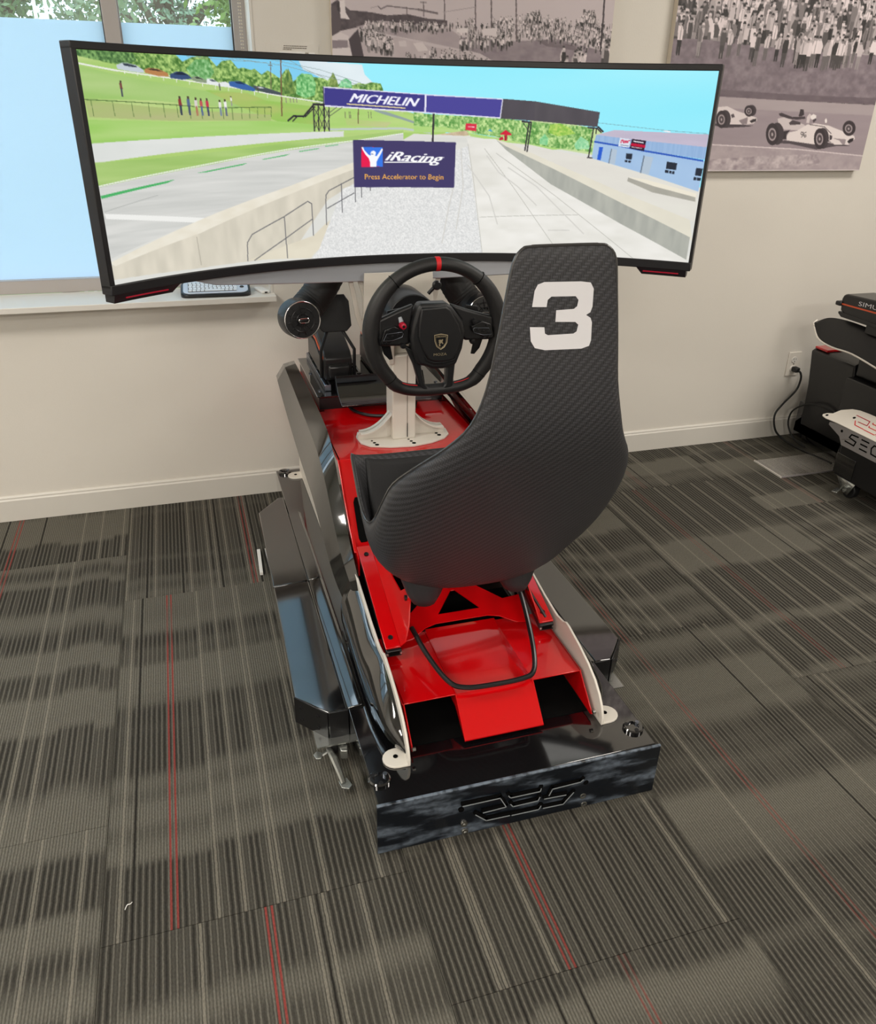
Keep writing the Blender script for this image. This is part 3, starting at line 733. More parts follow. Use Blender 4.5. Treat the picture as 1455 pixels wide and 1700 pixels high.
 ('l','6A6458',0.9,[448.4,68.3,448.9,77.2]),
 ('l','6A6A6E',1.5,[227.8,283.4,229.7,255.3,239.0,243.5,295.4,220.3,337.2,198.9,343.8,202.8,344.3,252.3]),
 ('l','6A6A6E',1.5,[295.9,219.6,296.8,284.7]),
 ('l','6A6A6E',1.5,[239.3,283.4,297.0,253.1,343.7,226.4]),
 ('l','6A6A6E',1.5,[367.7,236.7,368.6,191.0,374.2,184.0,417.1,165.1]),
 ('l','6A6A6E',1.5,[395.9,173.7,395.9,218.2]),
 ('l','6A6A6E',1.5,[370.1,211.0,417.2,188.6]),
 ('l','6A6A6E',1.5,[419.2,177.8,419.2,202.6]),
 ('l','6A6A6E',1.5,[430.0,179.8,429.6,195.5]),
 ('l','6A6A6E',1.5,[445.4,180.1,445.3,185.5]),
 ('p','433C68',[417.5,109.6,418.9,109.0,588.6,111.5,590.3,112.0,589.3,181.2,588.1,182.2,418.4,180.0,417.3,179.1]),
 ('p','E81C50',[431.6,119.4,467.2,120.0,467.1,148.9,430.3,149.7]),
 ('p','3878E8',[433.0,119.5,467.2,120.0,467.1,148.9,455.9,148.6,446.2,138.5,438.1,127.4]),
 ('p','FAFAFF',[431.6,120.0,434.1,119.4,436.5,124.3,443.6,131.1,447.1,132.3,446.4,128.6,448.6,125.5,452.8,124.9,455.5,127.4,455.1,130.5,454.0,132.4,456.8,133.0,461.8,126.8,465.4,121.8,467.2,121.8,467.1,124.3,463.1,131.1,458.9,137.4,456.7,141.1,456.1,148.9,445.3,148.8,445.5,142.3,443.5,136.0,437.3,129.8,432.9,123.0]),
 ('p','46528A',[447.1,129.4,450.9,129.4,451.4,130.6,447.5,130.4]),
 ('t','iRacing','FFFFFF',0.32,0,[475.8,125.9,571.8,129.8,468.9,143.9]),
 ('p','FFFFFF',[469.7,141.4,551.5,141.6,551.0,143.2,469.3,142.9]),
 ('t','iRacing','FFFFFF',0.32,0,[476.8,125.9,572.8,129.8,469.8,143.9]),
 ('p','FFFFFF',[469.7,141.4,551.5,141.6,551.0,143.2,469.3,142.9]),
 ('t','iRacing','FFFFFF',0.32,0,[477.7,125.9,573.8,129.8,470.8,143.9]),
 ('p','FFFFFF',[469.7,141.4,551.5,141.6,551.0,143.2,469.3,142.9]),
 ('t','Press Accelerator to Begin','F4B250',0,0.006,[436.2,160.1,570.6,161.2,436.0,170.5]),
]
POSTER_CROWD_OPS = [
 ('n','CBBFC2','C2B6BA',120,40,0.5,[-5,-5,410,-5,410,300,-5,300]),
 ('n','998D93','8A7E86',14,8,1.0,[-5,150,410,160,410,300,-5,300]),
 ('n','5E5459','4A4147',5,5,1.3,[0.9,98.1,9.1,93.2,24.9,103.8,52.2,104.9,74.3,107.4,102.4,105.1,128.0,108.7,156.9,109.9,157.1,117.0,38.1,121.6,-0.4,129.9]),
 ('n','B3A6AA','A3969C',30,14,1.0,[32.6,121.8,65.9,113.5,108.1,116.5,157.1,117.0,181.0,130.6,178.5,142.8,122.5,135.0,65.7,127.5]),
 ('n','968A90','857981',10,6,1.2,[178.0,128.3,256.7,130.4,318.9,125.8,408.4,140.7,410.9,158.9,243.4,163.3,205.7,146.9,181.5,142.7]),
 ('n','6E6269','7C7077',10,4,1.2,[287.6,128.1,312.7,127.3,348.5,133.6,349.1,138.7,303.9,135.1]),
 ('n','C6B9BC','B8ABAF',20,10,0.6,[-1.4,153.2,37.7,135.5,88.2,131.4,140.1,141.6,181.6,145.2,243.4,163.3,-2.1,169.8]),
 ('c',520,5,8,[151.1,112.5,180.2,107.8,233.7,104.5,269.7,98.2,294.2,96.0,310.3,101.4,348.1,101.1,363.1,91.9,376.7,98.7,403.6,105.1,408.0,138.1,335.0,127.7,256.4,125.5,195.8,127.6,157.1,119.4]),
 ('c',60,7,10,[356.4,89.7,372.6,91.5,377.0,101.2,351.5,102.2]),
 ('c',40,7,10,[269.7,97.0,291.0,94.9,294.7,102.0,270.1,103.0]),
 ('c',110,6,9,[38.2,115.8,151.1,112.5,151.3,118.4,43.6,121.3]),
 ('c',70,10,14,[35.2,126.3,71.3,128.5,88.1,139.7,79.6,143.6,48.8,137.5]),
 ('c',60,9,12,[172.2,130.9,222.7,123.0,256.2,123.0,253.7,131.7,181.3,136.6]),
 ('c',60,8,12,[131.4,144.3,163.7,144.5,205.9,150.6,224.5,156.3,182.0,157.5,140.4,156.2]),
 ('c',14,20,26,[328.1,138.1,368.5,138.1,370.2,152.2,331.2,153.3]),
 ('c',5,26,30,[390.6,131.0,400.4,130.6,403.1,151.2]),
 ('c',16,9,13,[99.6,150.1,140.3,151.3,140.4,157.4,102.5,157.3]),
 ('p','CFC4C6',[89.6,136.1,99.6,134.8,101.0,141.7,91.0,142.0]),
 ('p','D6CBCC',[109.6,137.8,122.6,136.2,131.4,145.5,116.9,147.2]),
 ('p','4A4147',[22.5,136.1,35.2,124.0,42.7,157.8,27.3,158.3]),
 ('p','5A5055',[0.8,100.3,8.8,102.2,13.5,120.2,9.0,131.9,-0.6,133.4]),
 ('p','D8CDCE',[0.8,133.3,10.5,128.4,22.6,132.6,20.8,145.5,0.1,148.5]),
 ('p','8E8288',[0.6,138.0,21.1,137.3,20.8,146.7,0.2,147.3]),
 ('p','DCD2D3',[0.2,147.3,23.6,145.4,27.3,158.3,-0.3,159.1]),
 ('p','E0D6D7',[11.8,94.2,18.5,92.8,19.4,106.3,24.6,114.0,12.4,113.4]),
 ('p','3E363B',[7.7,96.6,11.7,95.3,12.7,106.6,8.7,104.5]),
 ('l','5A4F52',1.4,[152.0,77.5,153.6,117.2]),
 ('l','5A4F52',1.6,[195.1,75.5,197.6,120.3]),
 ('l','5A4F52',1.8,[217.6,74.4,221.1,126.7]),
 ('l','5A4F52',1.8,[253.3,72.7,257.9,130.4]),
 ('l','5A4F52',1.0,[100.7,97.1,101.2,109.8]),
 ('l','5A4F52',1.2,[123.5,90.3,124.2,106.5]),
 ('l','5A4F52',1.2,[182.6,108.9,183.8,125.6]),
 ('l','3E363B',2.6,[385.5,66.4,387.4,100.8,387.6,138.7]),
 ('l','6E6469',1.4,[62.0,97.6,66.1,100.9,74.4,97.1,99.5,98.3,122.2,99.6,143.7,102.2]),
 ('l','6E6469',2.2,[116.5,99.2,143.7,102.5]),
 ('l','6E6469',1.0,[119.2,91.0,127.8,91.1]),
 ('l','9C9096',0.7,[52.3,100.3,63.3,97.6]),
 ('l','9C9096',0.7,[150.9,100.8,197.3,92.9]),
 ('p','DDD3D4',[170.3,118.9,186.5,117.1,186.7,123.1,170.5,123.7]),
 ('p','D8CDCF',[207.3,117.5,228.3,115.5,228.3,126.0,207.7,124.8]),
]
POSTER_CARS_OPS = [
 ('n','6E6469','8C8086',8,8,1.2,[-5,-5,400,-5,400,300,-5,300]),
 ('c',420,26,36,[-5,-5,400,-5,400,190,300,170,200,150,-5,140]),
 ('c',360,28,38,[-55.7,38.7,345.1,17.4,378.0,112.8,306.8,113.2,223.7,112.1,103.8,106.8,-11.6,103.7]),
 ('n','8E8289','7A6E76',9,7,1.3,[-55.0,118.1,-4.1,118.5,55.3,117.9,107.1,121.8,175.9,124.3,227.7,126.6,370.6,129.2,383.9,129.8,407.2,197.4,232.4,194.0,96.4,191.4,-43.7,191.0]),
 ('c',46,26,36,[3.2,105.0,104.2,108.7,224.2,114.0,365.1,113.2,367.2,119.2,225.8,119.8,105.2,113.3,3.6,106.8]),
 ('n','74686F','6A5E66',12,5,1.0,[-45.2,181.4,94.4,182.4,230.4,186.8,404.3,188.9,407.6,198.5,232.7,195.0,96.5,192.0,-43.6,192.0]),
 ('n','B0A4A8','A89CA0',60,8,0.6,[-43.6,192.0,96.5,192.0,232.8,195.7,407.8,199.1,413.2,214.6,236.9,210.6,99.8,207.4,-41.5,205.6]),
 ('n','A3969C','998C93',60,8,0.6,[-41.5,205.6,99.8,207.4,236.9,210.6,413.2,214.6,435.1,278.2,251.7,265.0,94.7,259.1,-33.8,255.5]),
 ('n','B4A7AB','A5989E',10,8,1.0,[-33.8,255.5,94.7,259.1,251.7,265.0,435.1,278.2,449.2,319.0,-24.6,315.1]),
 ('l','D9CDD0',1.6,[-33.8,255.5,94.6,258.9,251.6,264.8,435.0,278.0]),
 ('n','A09399','C2B6B9',8,6,1.4,[-30.1,279.2,99.1,280.3,197.3,274.9,297.4,272.6,310.8,288.3,202.2,294.7,-27.2,298.1]),
 ('p','4A4248',[85.5,230.5,111.3,235.1,154.9,233.0,165.1,231.6,137.3,230.0,89.3,228.9]),
 ('p','DDD2D3',[88.8,206.8,110.9,204.9,128.8,210.9,148.6,215.4,167.7,220.0,169.6,223.5,164.4,228.4,152.0,229.8,120.6,230.2,97.5,228.8]),
 ('p','8E8287',[136.0,224.4,151.7,219.4,151.9,229.5,143.6,229.9]),
 ('p','3A3338',[156.1,224.9,161.8,222.0,168.0,221.6,167.8,225.1,160.0,227.8]),
 ('p','5A5056',[119.7,216.6,124.5,214.9,127.7,219.7,122.7,220.9]),
 ('p','453D42',[165.1,210.1,165.2,212.5,164.5,214.8,163.0,216.6,160.8,217.7,158.1,218.2,155.3,217.8,152.6,216.7,150.2,215.0,148.5,212.8,147.5,210.3,147.3,207.9,148.0,205.7,149.6,203.9,151.7,202.7,154.4,202.3,157.2,202.6,159.9,203.7,162.2,205.4,164.0,207.6]),
 ('p','3A3237',[160.6,210.8,160.7,213.2,160.0,215.5,158.5,217.3,156.3,218.4,153.7,218.9,150.8,218.5,148.1,217.4,145.8,215.7,144.0,213.5,143.0,211.0,142.9,208.6,143.6,206.4,145.1,204.6,147.3,203.4,149.9,203.0,152.7,203.3,155.4,204.4,157.8,206.1,159.6,208.3]),
 ('p','A89CA0',[156.7,211.2,156.8,212.6,156.4,213.9,155.4,214.9,154.1,215.6,152.5,215.8,150.8,215.6,149.2,215.0,147.8,214.0,146.8,212.7,146.2,211.3,146.1,209.9,146.5,208.6,147.5,207.6,148.8,206.9,150.4,206.6,152.0,206.8,153.7,207.5,155.1,208.5,156.1,209.7]),
 ('p','4E454A',[155.1,211.2,155.2,212.2,154.9,213.1,154.2,213.9,153.3,214.4,152.2,214.6,151.0,214.4,149.9,214.0,148.9,213.2,148.2,212.3,147.8,211.3,147.7,210.2,148.0,209.3,148.6,208.6,149.6,208.1,150.7,207.9,151.8,208.0,153.0,208.5,154.0,209.2,154.7,210.1]),
 ('p','B4A8AB',[152.7,211.2,152.7,211.6,152.6,212.0,152.4,212.2,152.1,212.4,151.7,212.5,151.3,212.4,151.0,212.3,150.6,212.0,150.4,211.6,150.2,211.2,150.2,210.9,150.3,210.5,150.5,210.2,150.8,210.0,151.1,210.0,151.5,210.0,151.9,210.2,152.3,210.5,152.5,210.8]),
 ('p','453D42',[121.0,222.3,121.3,226.2,120.6,229.6,118.9,232.4,116.4,234.2,113.3,234.9,110.0,234.3,106.7,232.6,103.8,229.8,101.6,226.4,100.3,222.6,100.0,218.7,100.7,215.3,102.4,212.5,104.9,210.8,108.0,210.1,111.3,210.7,114.5,212.4,117.4,215.1,119.6,218.5]),
 ('p','3A3237',[114.9,223.0,115.2,226.9,114.5,230.4,112.8,233.1,110.3,234.9,107.2,235.6,103.9,235.0,100.7,233.3,97.8,230.5,95.6,227.1,94.3,223.3,94.0,219.4,94.7,216.0,96.4,213.2,98.9,211.5,101.9,210.8,105.2,211.4,108.5,213.1,111.3,215.8,113.6,219.2]),
 ('p','A89CA0',[110.4,223.4,110.6,225.6,110.2,227.6,109.1,229.2,107.6,230.3,105.8,230.7,103.8,230.3,101.8,229.3,100.1,227.7,98.8,225.7,98.1,223.5,97.9,221.3,98.3,219.3,99.4,217.7,100.9,216.7,102.7,216.3,104.7,216.6,106.6,217.6,108.3,219.2,109.6,221.2]),
 ('p','4E454A',[108.6,223.4,108.7,225.0,108.4,226.5,107.7,227.6,106.6,228.4,105.4,228.7,104.0,228.4,102.6,227.7,101.4,226.6,100.5,225.1,99.9,223.5,99.8,221.9,100.1,220.5,100.8,219.3,101.8,218.5,103.1,218.3,104.5,218.5,105.9,219.2,107.1,220.4,108.0,221.8]),
 ('p','B4A8AB',[105.7,223.4,105.7,224.1,105.7,224.6,105.4,225.1,105.1,225.3,104.7,225.4,104.2,225.4,103.7,225.1,103.3,224.6,103.0,224.1,102.8,223.5,102.7,222.9,102.8,222.3,103.0,221.9,103.4,221.6,103.8,221.5,104.3,221.6,104.7,221.8,105.2,222.3,105.5,222.8]),
 ('p','544B51',[196.8,255.7,241.0,257.2,294.8,265.5,332.0,260.2,362.1,260.1,330.2,254.3,228.7,252.2]),
 ('p','CFC4C6',[207.5,221.1,219.8,218.5,259.7,228.7,270.4,235.3,264.4,237.3,224.5,236.5,211.7,229.2]),
 ('p','E4DADA',[231.3,245.6,234.3,240.6,249.0,237.9,266.4,228.7,281.4,226.9,309.2,229.9,324.0,234.0,346.4,239.7,364.6,244.7,367.3,248.9,356.8,258.1,329.1,258.2,315.8,251.8,288.1,257.8,233.0,252.2]),
 ('p','9C9095',[321.6,248.3,349.6,249.9,349.7,257.6,345.2,258.1,336.3,251.7]),
 ('p','322B30',[353.0,253.3,357.4,249.0,364.6,247.7,364.3,252.4,357.4,256.4]),
 ('p','463D43',[207.8,213.8,212.8,212.6,234.9,218.3,258.7,217.2,260.8,220.5,244.7,222.0,229.1,220.9,210.7,217.0]),
 ('p','4E454A',[230.6,226.6,236.1,222.7,252.2,225.5,253.1,228.8,233.7,229.8]),
 ('p','3E363B',[246.6,217.1,247.1,206.8,253.8,207.5,256.3,214.8,252.1,217.0]),
 ('p','D4C8CA',[263.5,226.2,263.1,217.2,266.4,213.0,270.1,214.6,269.2,227.0]),
 ('p','ECE4E4',[269.5,216.3,274.2,213.4,280.4,215.6,281.0,219.4,275.6,222.3,270.7,220.4]),
 ('p','4A4046',[274.4,222.0,280.4,219.4,282.3,222.2,277.8,226.1]),
 ('p','F0E8E8',[298.6,222.0,300.2,219.2,303.2,222.0,303.5,225.8,300.3,225.8]),
 ('l','4A4046',1.0,[270.8,228.6,300.7,231.7,317.3,241.6]),
 ('p','3A3237',[223.0,239.0,235.6,237.2,230.6,243.1,231.5,250.6,224.9,250.6]),
 ('p','453D42',[363.6,232.9,364.1,236.4,363.3,239.5,361.3,242.0,358.2,243.6,354.5,244.2,350.4,243.7,346.4,242.1,342.8,239.7,340.1,236.6,338.4,233.2,337.9,229.7,338.7,226.6,340.8,224.2,343.7,222.6,347.4,222.0,351.5,222.5,355.5,224.0,359.1,226.4,361.9,229.5]),
 ('p','3A3237',[362.9,233.6,363.4,237.1,362.6,240.2,360.6,242.7,357.5,244.3,353.8,244.9,349.7,244.4,345.7,242.8,342.1,240.4,339.4,237.3,337.7,233.8,337.2,230.4,338.0,227.3,340.0,224.8,343.0,223.2,346.7,222.6,350.8,223.1,354.8,224.7,358.4,227.1,361.2,230.2]),
 ('p','A89CA0',[357.5,234.0,357.7,236.0,357.2,237.8,356.0,239.3,354.2,240.2,351.9,240.5,349.5,240.2,347.1,239.3,345.0,237.9,343.3,236.1,342.3,234.1,342.1,232.1,342.6,230.3,343.8,228.9,345.6,228.0,347.9,227.6,350.3,227.9,352.7,228.8,354.8,230.2,356.5,232.0]),
 ('p','4E454A',[355.2,234.0,355.4,235.5,355.1,236.8,354.2,237.8,352.9,238.5,351.4,238.7,349.7,238.5,348.0,237.9,346.5,236.8,345.3,235.6,344.6,234.1,344.4,232.7,344.8,231.4,345.6,230.3,346.9,229.6,348.4,229.4,350.1,229.6,351.8,230.3,353.3,231.3,354.5,232.6]),
 ('p','B4A8AB',[351.7,234.0,351.8,234.6,351.7,235.1,351.4,235.5,351.0,235.8,350.5,235.8,349.9,235.8,349.3,235.5,348.8,235.1,348.4,234.6,348.1,234.1,348.0,233.5,348.1,233.0,348.4,232.6,348.8,232.4,349.3,232.3,349.9,232.4,350.5,232.6,351.0,233.0,351.4,233.5]),
 ('p','453D42',[225.0,242.4,225.7,247.5,225.1,252.0,223.2,255.7,220.3,258.0,216.5,258.8,212.4,258.0,208.3,255.7,204.6,252.1,201.7,247.6,199.8,242.6,199.2,237.7,199.8,233.2,201.7,229.6,204.6,227.3,208.2,226.5,212.3,227.2,216.4,229.5,220.1,233.0,223.1,237.5]),
 ('p','3A3237',[216.0,243.2,216.7,248.2,216.1,252.7,214.2,256.4,211.3,258.7,207.5,259.5,203.4,258.7,199.3,256.4,195.7,252.8,192.8,248.3,190.9,243.4,190.3,238.4,190.9,233.9,192.8,230.4,195.7,228.1,199.4,227.2,203.4,228.0,207.5,230.2,211.2,233.7,214.1,238.2]),
 ('p','A89CA0',[210.6,243.5,211.0,246.4,210.6,249.1,209.4,251.2,207.7,252.5,205.5,253.0,203.0,252.5,200.6,251.2,198.4,249.2,196.6,246.5,195.6,243.7,195.2,240.8,195.6,238.2,196.8,236.1,198.5,234.7,200.7,234.3,203.1,234.7,205.6,236.0,207.8,238.1,209.5,240.7]),
 ('p','4E454A',[208.4,243.6,208.6,245.7,208.4,247.6,207.6,249.1,206.3,250.1,204.8,250.4,203.1,250.1,201.4,249.1,199.8,247.6,198.6,245.7,197.8,243.6,197.5,241.5,197.8,239.7,198.6,238.2,199.8,237.2,201.4,236.8,203.1,237.2,204.8,238.1,206.3,239.6,207.6,241.5]),
 ('p','B4A8AB',[204.8,243.6,204.9,244.4,204.9,245.1,204.6,245.7,204.2,246.1,203.7,246.2,203.2,246.1,202.6,245.7,202.0,245.1,201.6,244.4,201.3,243.6,201.2,242.8,201.3,242.1,201.5,241.5,201.9,241.1,202.4,241.0,203.0,241.1,203.6,241.5,204.1,242.1,204.5,242.8]),
 ('p','453D42',[314.8,248.5,315.7,253.4,315.3,257.7,313.7,261.2,311.1,263.5,307.6,264.3,303.7,263.5,299.8,261.3,296.2,257.8,293.3,253.5,291.3,248.7,290.5,243.9,290.9,239.6,292.5,236.2,295.1,234.0,298.5,233.2,302.3,233.9,306.2,236.1,309.8,239.4,312.8,243.8]),
 ('p','3A3237',[308.7,249.3,309.5,254.1,309.1,258.5,307.5,261.9,304.9,264.2,301.5,265.0,297.6,264.2,293.7,262.0,290.1,258.5,287.2,254.2,285.2,249.4,284.4,244.6,284.8,240.3,286.4,236.9,289.0,234.7,292.4,233.9,296.2,234.6,300.1,236.8,303.7,240.2,306.7,244.5]),
 ('p','A89CA0',[303.6,249.6,304.1,252.4,303.8,255.0,302.8,257.0,301.2,258.3,299.2,258.7,296.9,258.3,294.5,257.0,292.4,255.0,290.7,252.5,289.5,249.7,289.1,246.9,289.3,244.4,290.3,242.4,291.9,241.2,293.9,240.7,296.2,241.1,298.6,242.4,300.7,244.4,302.4,246.9]),
 ('p','4E454A',[301.5,249.6,301.8,251.7,301.7,253.5,301.0,254.9,299.9,255.9,298.5,256.2,296.8,255.9,295.2,255.0,293.7,253.5,292.5,251.7,291.6,249.7,291.3,247.7,291.5,245.9,292.1,244.4,293.2,243.5,294.6,243.2,296.3,243.5,297.9,244.4,299.4,245.8,300.6,247.6]),
 ('p','B4A8AB',[298.2,249.7,298.3,250.4,298.3,251.1,298.1,251.7,297.7,252.0,297.3,252.2,296.7,252.0,296.2,251.7,295.6,251.1,295.2,250.4,294.9,249.7,294.8,248.9,294.8,248.2,295.0,247.7,295.4,247.3,295.8,247.2,296.4,247.3,296.9,247.7,297.4,248.2,297.9,248.9]),
 ('p','4A4046',[314.4,243.3,320.5,245.0,321.2,250.0,316.9,251.8]),
 ('l','C8BCBE',1.2,[314.2,254.3,326.2,256.0]),
 ('l','3E363B',1.0,[262.1,241.2,258.3,239.5,257.2,242.0,260.2,244.0,262.8,242.8,261.4,239.5,262.6,245.3,260.0,247.4]),
 ('l','3E363B',1.0,[267.8,240.0,264.8,240.6,264.1,244.5,266.7,247.3,269.1,246.1,268.0,244.0,265.0,244.5]),
 ('l','E8E0E0',1.2,[0,297,392,297]),
]
# ------------------------------------------------------------------ flat pictures (screen image, two wall prints)
# Each is painted into the colour attribute of a fine grid: shapes are listed in picture units.
def hexc(h): return np.array([int(h[i:i + 2], 16) for i in (0, 2, 4)], float) / 255
def value_noise(h, w, sx, sy, rng):
    gy, gx = int(h / sy) + 3, int(w / sx) + 3
    g = rng.random((gy, gx)); yy = np.arange(h) / sy; xx = np.arange(w) / sx
    y0 = yy.astype(int); x0 = xx.astype(int); fy = (yy - y0)[:, None]; fx = (xx - x0)[None, :]
    fy = fy * fy * (3 - 2 * fy); fx = fx * fx * (3 - 2 * fx)
    a = g[np.ix_(y0, x0)]; b = g[np.ix_(y0, x0 + 1)]; c = g[np.ix_(y0 + 1, x0)]; d = g[np.ix_(y0 + 1, x0 + 1)]
    return (a * (1 - fx) + b * fx) * (1 - fy) + (c * (1 - fx) + d * fx) * fy
class Canvas:
    def __init__(s, w, h, ss=2):
        s.w, s.h, s.ss = w, h, ss
        s.a = np.zeros((h * ss, w * ss, 3)); s.rng = np.random.default_rng(1)
    def mask(s, flat):
        p = np.array(flat).reshape(-1, 2) * s.ss
        x0, y0 = np.floor(p.min(0)).astype(int); x1, y1 = np.ceil(p.max(0)).astype(int) + 1
        x0, y0, x1, y1 = max(x0, 0), max(y0, 0), min(x1, s.w * s.ss), min(y1, s.h * s.ss)
        if x1 <= x0 or y1 <= y0: return None
        X, Y = np.meshgrid(np.arange(x0, x1) + 0.5, np.arange(y0, y1) + 0.5)
        ins = np.zeros(X.shape, bool); n = len(p)
        for i in range(n):
            (xa, ya), (xb, yb) = p[i], p[(i + 1) % n]
            if ya == yb: continue
            c = ((ya > Y) != (yb > Y)) & (X < (xb - xa) * (Y - ya) / (yb - ya) + xa)
            ins ^= c
        return (slice(y0, y1), slice(x0, x1)), ins
    def poly(s, col, flat):
        r = s.mask(flat)
        if r: s.a[r[0]][r[1]] = hexc(col) if isinstance(col, str) else col
    def noisy(s, c1, c2, sx, sy, k, flat):
        r = s.mask(flat)
        if not r: return
        h, w = r[1].shape
        n = 0.6 * value_noise(h, w, sx * s.ss, sy * s.ss, s.rng) + 0.3 * value_noise(h, w, max(1.2, sx * s.ss * 0.42), max(1.2, sy * s.ss * 0.42), s.rng) + 0.1 * s.rng.random((h, w))
        t = np.clip(0.5 + (n - 0.5) * 1.7 * k, -0.25, 1.25)[..., None]
        v = hexc(c1) * (1 - t) + hexc(c2) * t
        s.a[r[0]][r[1]] = v[r[1]]
    def line(s, col, wd, flat):
        p = np.array(flat).reshape(-1, 2); c = hexc(col)
        for i in range(len(p) - 1):
            d = p[i + 1] - p[i]; L = np.hypot(*d)
            if L < 1e-6: continue
            n = np.array([-d[1], d[0]]) / L * wd / 2; e = d / L * wd * 0.2
            q = [p[i] - e + n, p[i + 1] + e + n, p[i + 1] + e - n, p[i] - e - n]
            s.poly(c, np.array(q).ravel())
    def text(s, txt, col, shear, off, q):
        v, t = text_mesh(txt, shear, off); tl, tr, bl = np.array(q).reshape(3, 2); c = hexc(col)
        P = tl + v[:, :1] * (tr - tl) + (1 - v[:, 1:]) * (bl - tl)
        for f in t: s.poly(c, P[list(f)].ravel())
    def crowd(s, n, h0, h1, flat):
        p = np.array(flat).reshape(-1, 2); lo, hi = p.min(0), p.max(0); pts = []
        while len(pts) < n:
            q = lo + s.rng.random(2) * (hi - lo); ins = False
            for i in range(len(p)):
                (xa, ya), (xb, yb) = p[i], p[(i + 1) % len(p)]
                if (ya > q[1]) != (yb > q[1]) and q[0] < (xb - xa) * (q[1] - ya) / (yb - ya) + xa: ins = not ins
            if ins: pts.append(q)
        pts.sort(key=lambda q: q[1])
        warm = np.array([1.0, 0.945, 0.955])
        for x, y in pts:
            h = s.rng.uniform(h0, h1); w = h * s.rng.uniform(0.26, 0.36); lean = s.rng.uniform(-0.1, 0.1) * h
            g = s.rng.choice([0.22, 0.35, 0.5, 0.68, 0.82, 0.88, 0.78, 0.9]); g2 = s.rng.choice([0.2, 0.3, 0.42, 0.6]); sk = s.rng.uniform(0.55, 0.75)
            s.poly(g2 * warm, [x - w * .4, y + h * .35, x + w * .4, y + h * .35, x + w * .3, y + h, x + w * .05, y + h, x, y + h * .6, x - w * .08, y + h, x - w * .32, y + h])
            s.poly(g * warm, [x - w * .35 + lean, y - h * .12, x + w * .35 + lean, y - h * .12, x + w * .5, y + h * .1, x + w * .4, y + h * .42, x - w * .4, y + h * .42, x - w * .5, y + h * .1])
            if s.rng.random() < .5: s.poly(g * 0.7 * warm, [x, y - h * .1, x + w * .12, y - h * .1, x + w * .1, y + h * .4, x - w * .05, y + h * .4])
            r = h * .085; hx, hy = x + lean, y - h * .2
            s.poly(sk * warm, np.array([[hx + r * math.cos(a), hy + r * 1.2 * math.sin(a)] for a in np.linspace(0, 2 * PI, 8)[:-1]]).ravel())
            s.poly(s.rng.choice([0.2, 0.25, 0.85]) * warm, [hx - r, hy - r * .2, hx - r * .6, hy - r * 1.3, hx + r * .6, hy - r * 1.3, hx + r, hy - r * .2])
    def run(s, ops):
        for o in ops:
            k = o[0]
            if k == 'p': s.poly(o[1], o[2])
            elif k == 'n': s.noisy(*o[1:])
            elif k == 'l': s.line(*o[1:])
            elif k == 't': s.text(*o[1:])
            elif k == 'c': s.crowd(*o[1:])
            elif k == 'seed': s.rng = np.random.default_rng(o[1])
        a = s.a.reshape(s.h, s.ss, s.w, s.ss, 3).mean((1, 3))
        return a
def picture(name, img, pos, m, parent):
    """img rows x cols x 3 in display values; pos(u, v) -> points for arrays in 0..1"""
    h, w, _ = img.shape
    U, V = np.meshgrid((np.arange(w)) / (w - 1), (np.arange(h)) / (h - 1))
    co = pos(U.ravel(), V.ravel()) - np.array(parent['_o'])
    idx = np.arange(h * w).reshape(h, w)
    q = np.stack([idx[:-1, :-1], idx[1:, :-1], idx[1:, 1:], idx[:-1, 1:]], -1).reshape(-1, 4)
    me = bpy.data.meshes.new(name)
    me.vertices.add(h * w); me.vertices.foreach_set('co', co.astype(np.float32).ravel())
    me.loops.add(q.size); me.loops.foreach_set('vertex_index', q.astype(np.int32).ravel())
    me.polygons.add(len(q)); me.polygons.foreach_set('loop_start', np.arange(0, q.size, 4, dtype=np.int32))
    me.update()
    ca = me.color_attributes.new('print', 'FLOAT_COLOR', 'POINT')
    c = img.reshape(-1, 3); c = np.where(c <= 0.04045, c / 12.92, ((np.clip(c, 0, 2) + 0.055) / 1.055) ** 2.4)
    ca.data.foreach_set('color', np.concatenate([c, np.ones((len(c), 1))], 1).astype(np.float32).ravel())
    me.materials.append(m)
    o = bpy.data.objects.new(name, me); COL.objects.link(o); o.parent = parent
    return o
def print_material(name, emit):
    mt = bpy.data.materials.new(name); mt.use_nodes = True; nt = mt.node_tree; b = nt.nodes['Principled BSDF']
    a = nt.nodes.new('ShaderNodeAttribute'); a.attribute_name = 'print'
    if emit:
        b.inputs['Base Color'].default_value = (0.004, 0.004, 0.005, 1); b.inputs['Roughness'].default_value = 0.35; b.inputs['Specular IOR Level'].default_value = 0.1
        nt.links.new(a.outputs['Color'], b.inputs['Emission Color']); b.inputs['Emission Strength'].default_value = emit
    else:
        nt.links.new(a.outputs['Color'], b.inputs['Base Color']); b.inputs['Roughness'].default_value = 0.55
    return mt
screen_mat = print_material('screen_light', 1.0)
canvas_mat = print_material('canvas_print', 0)

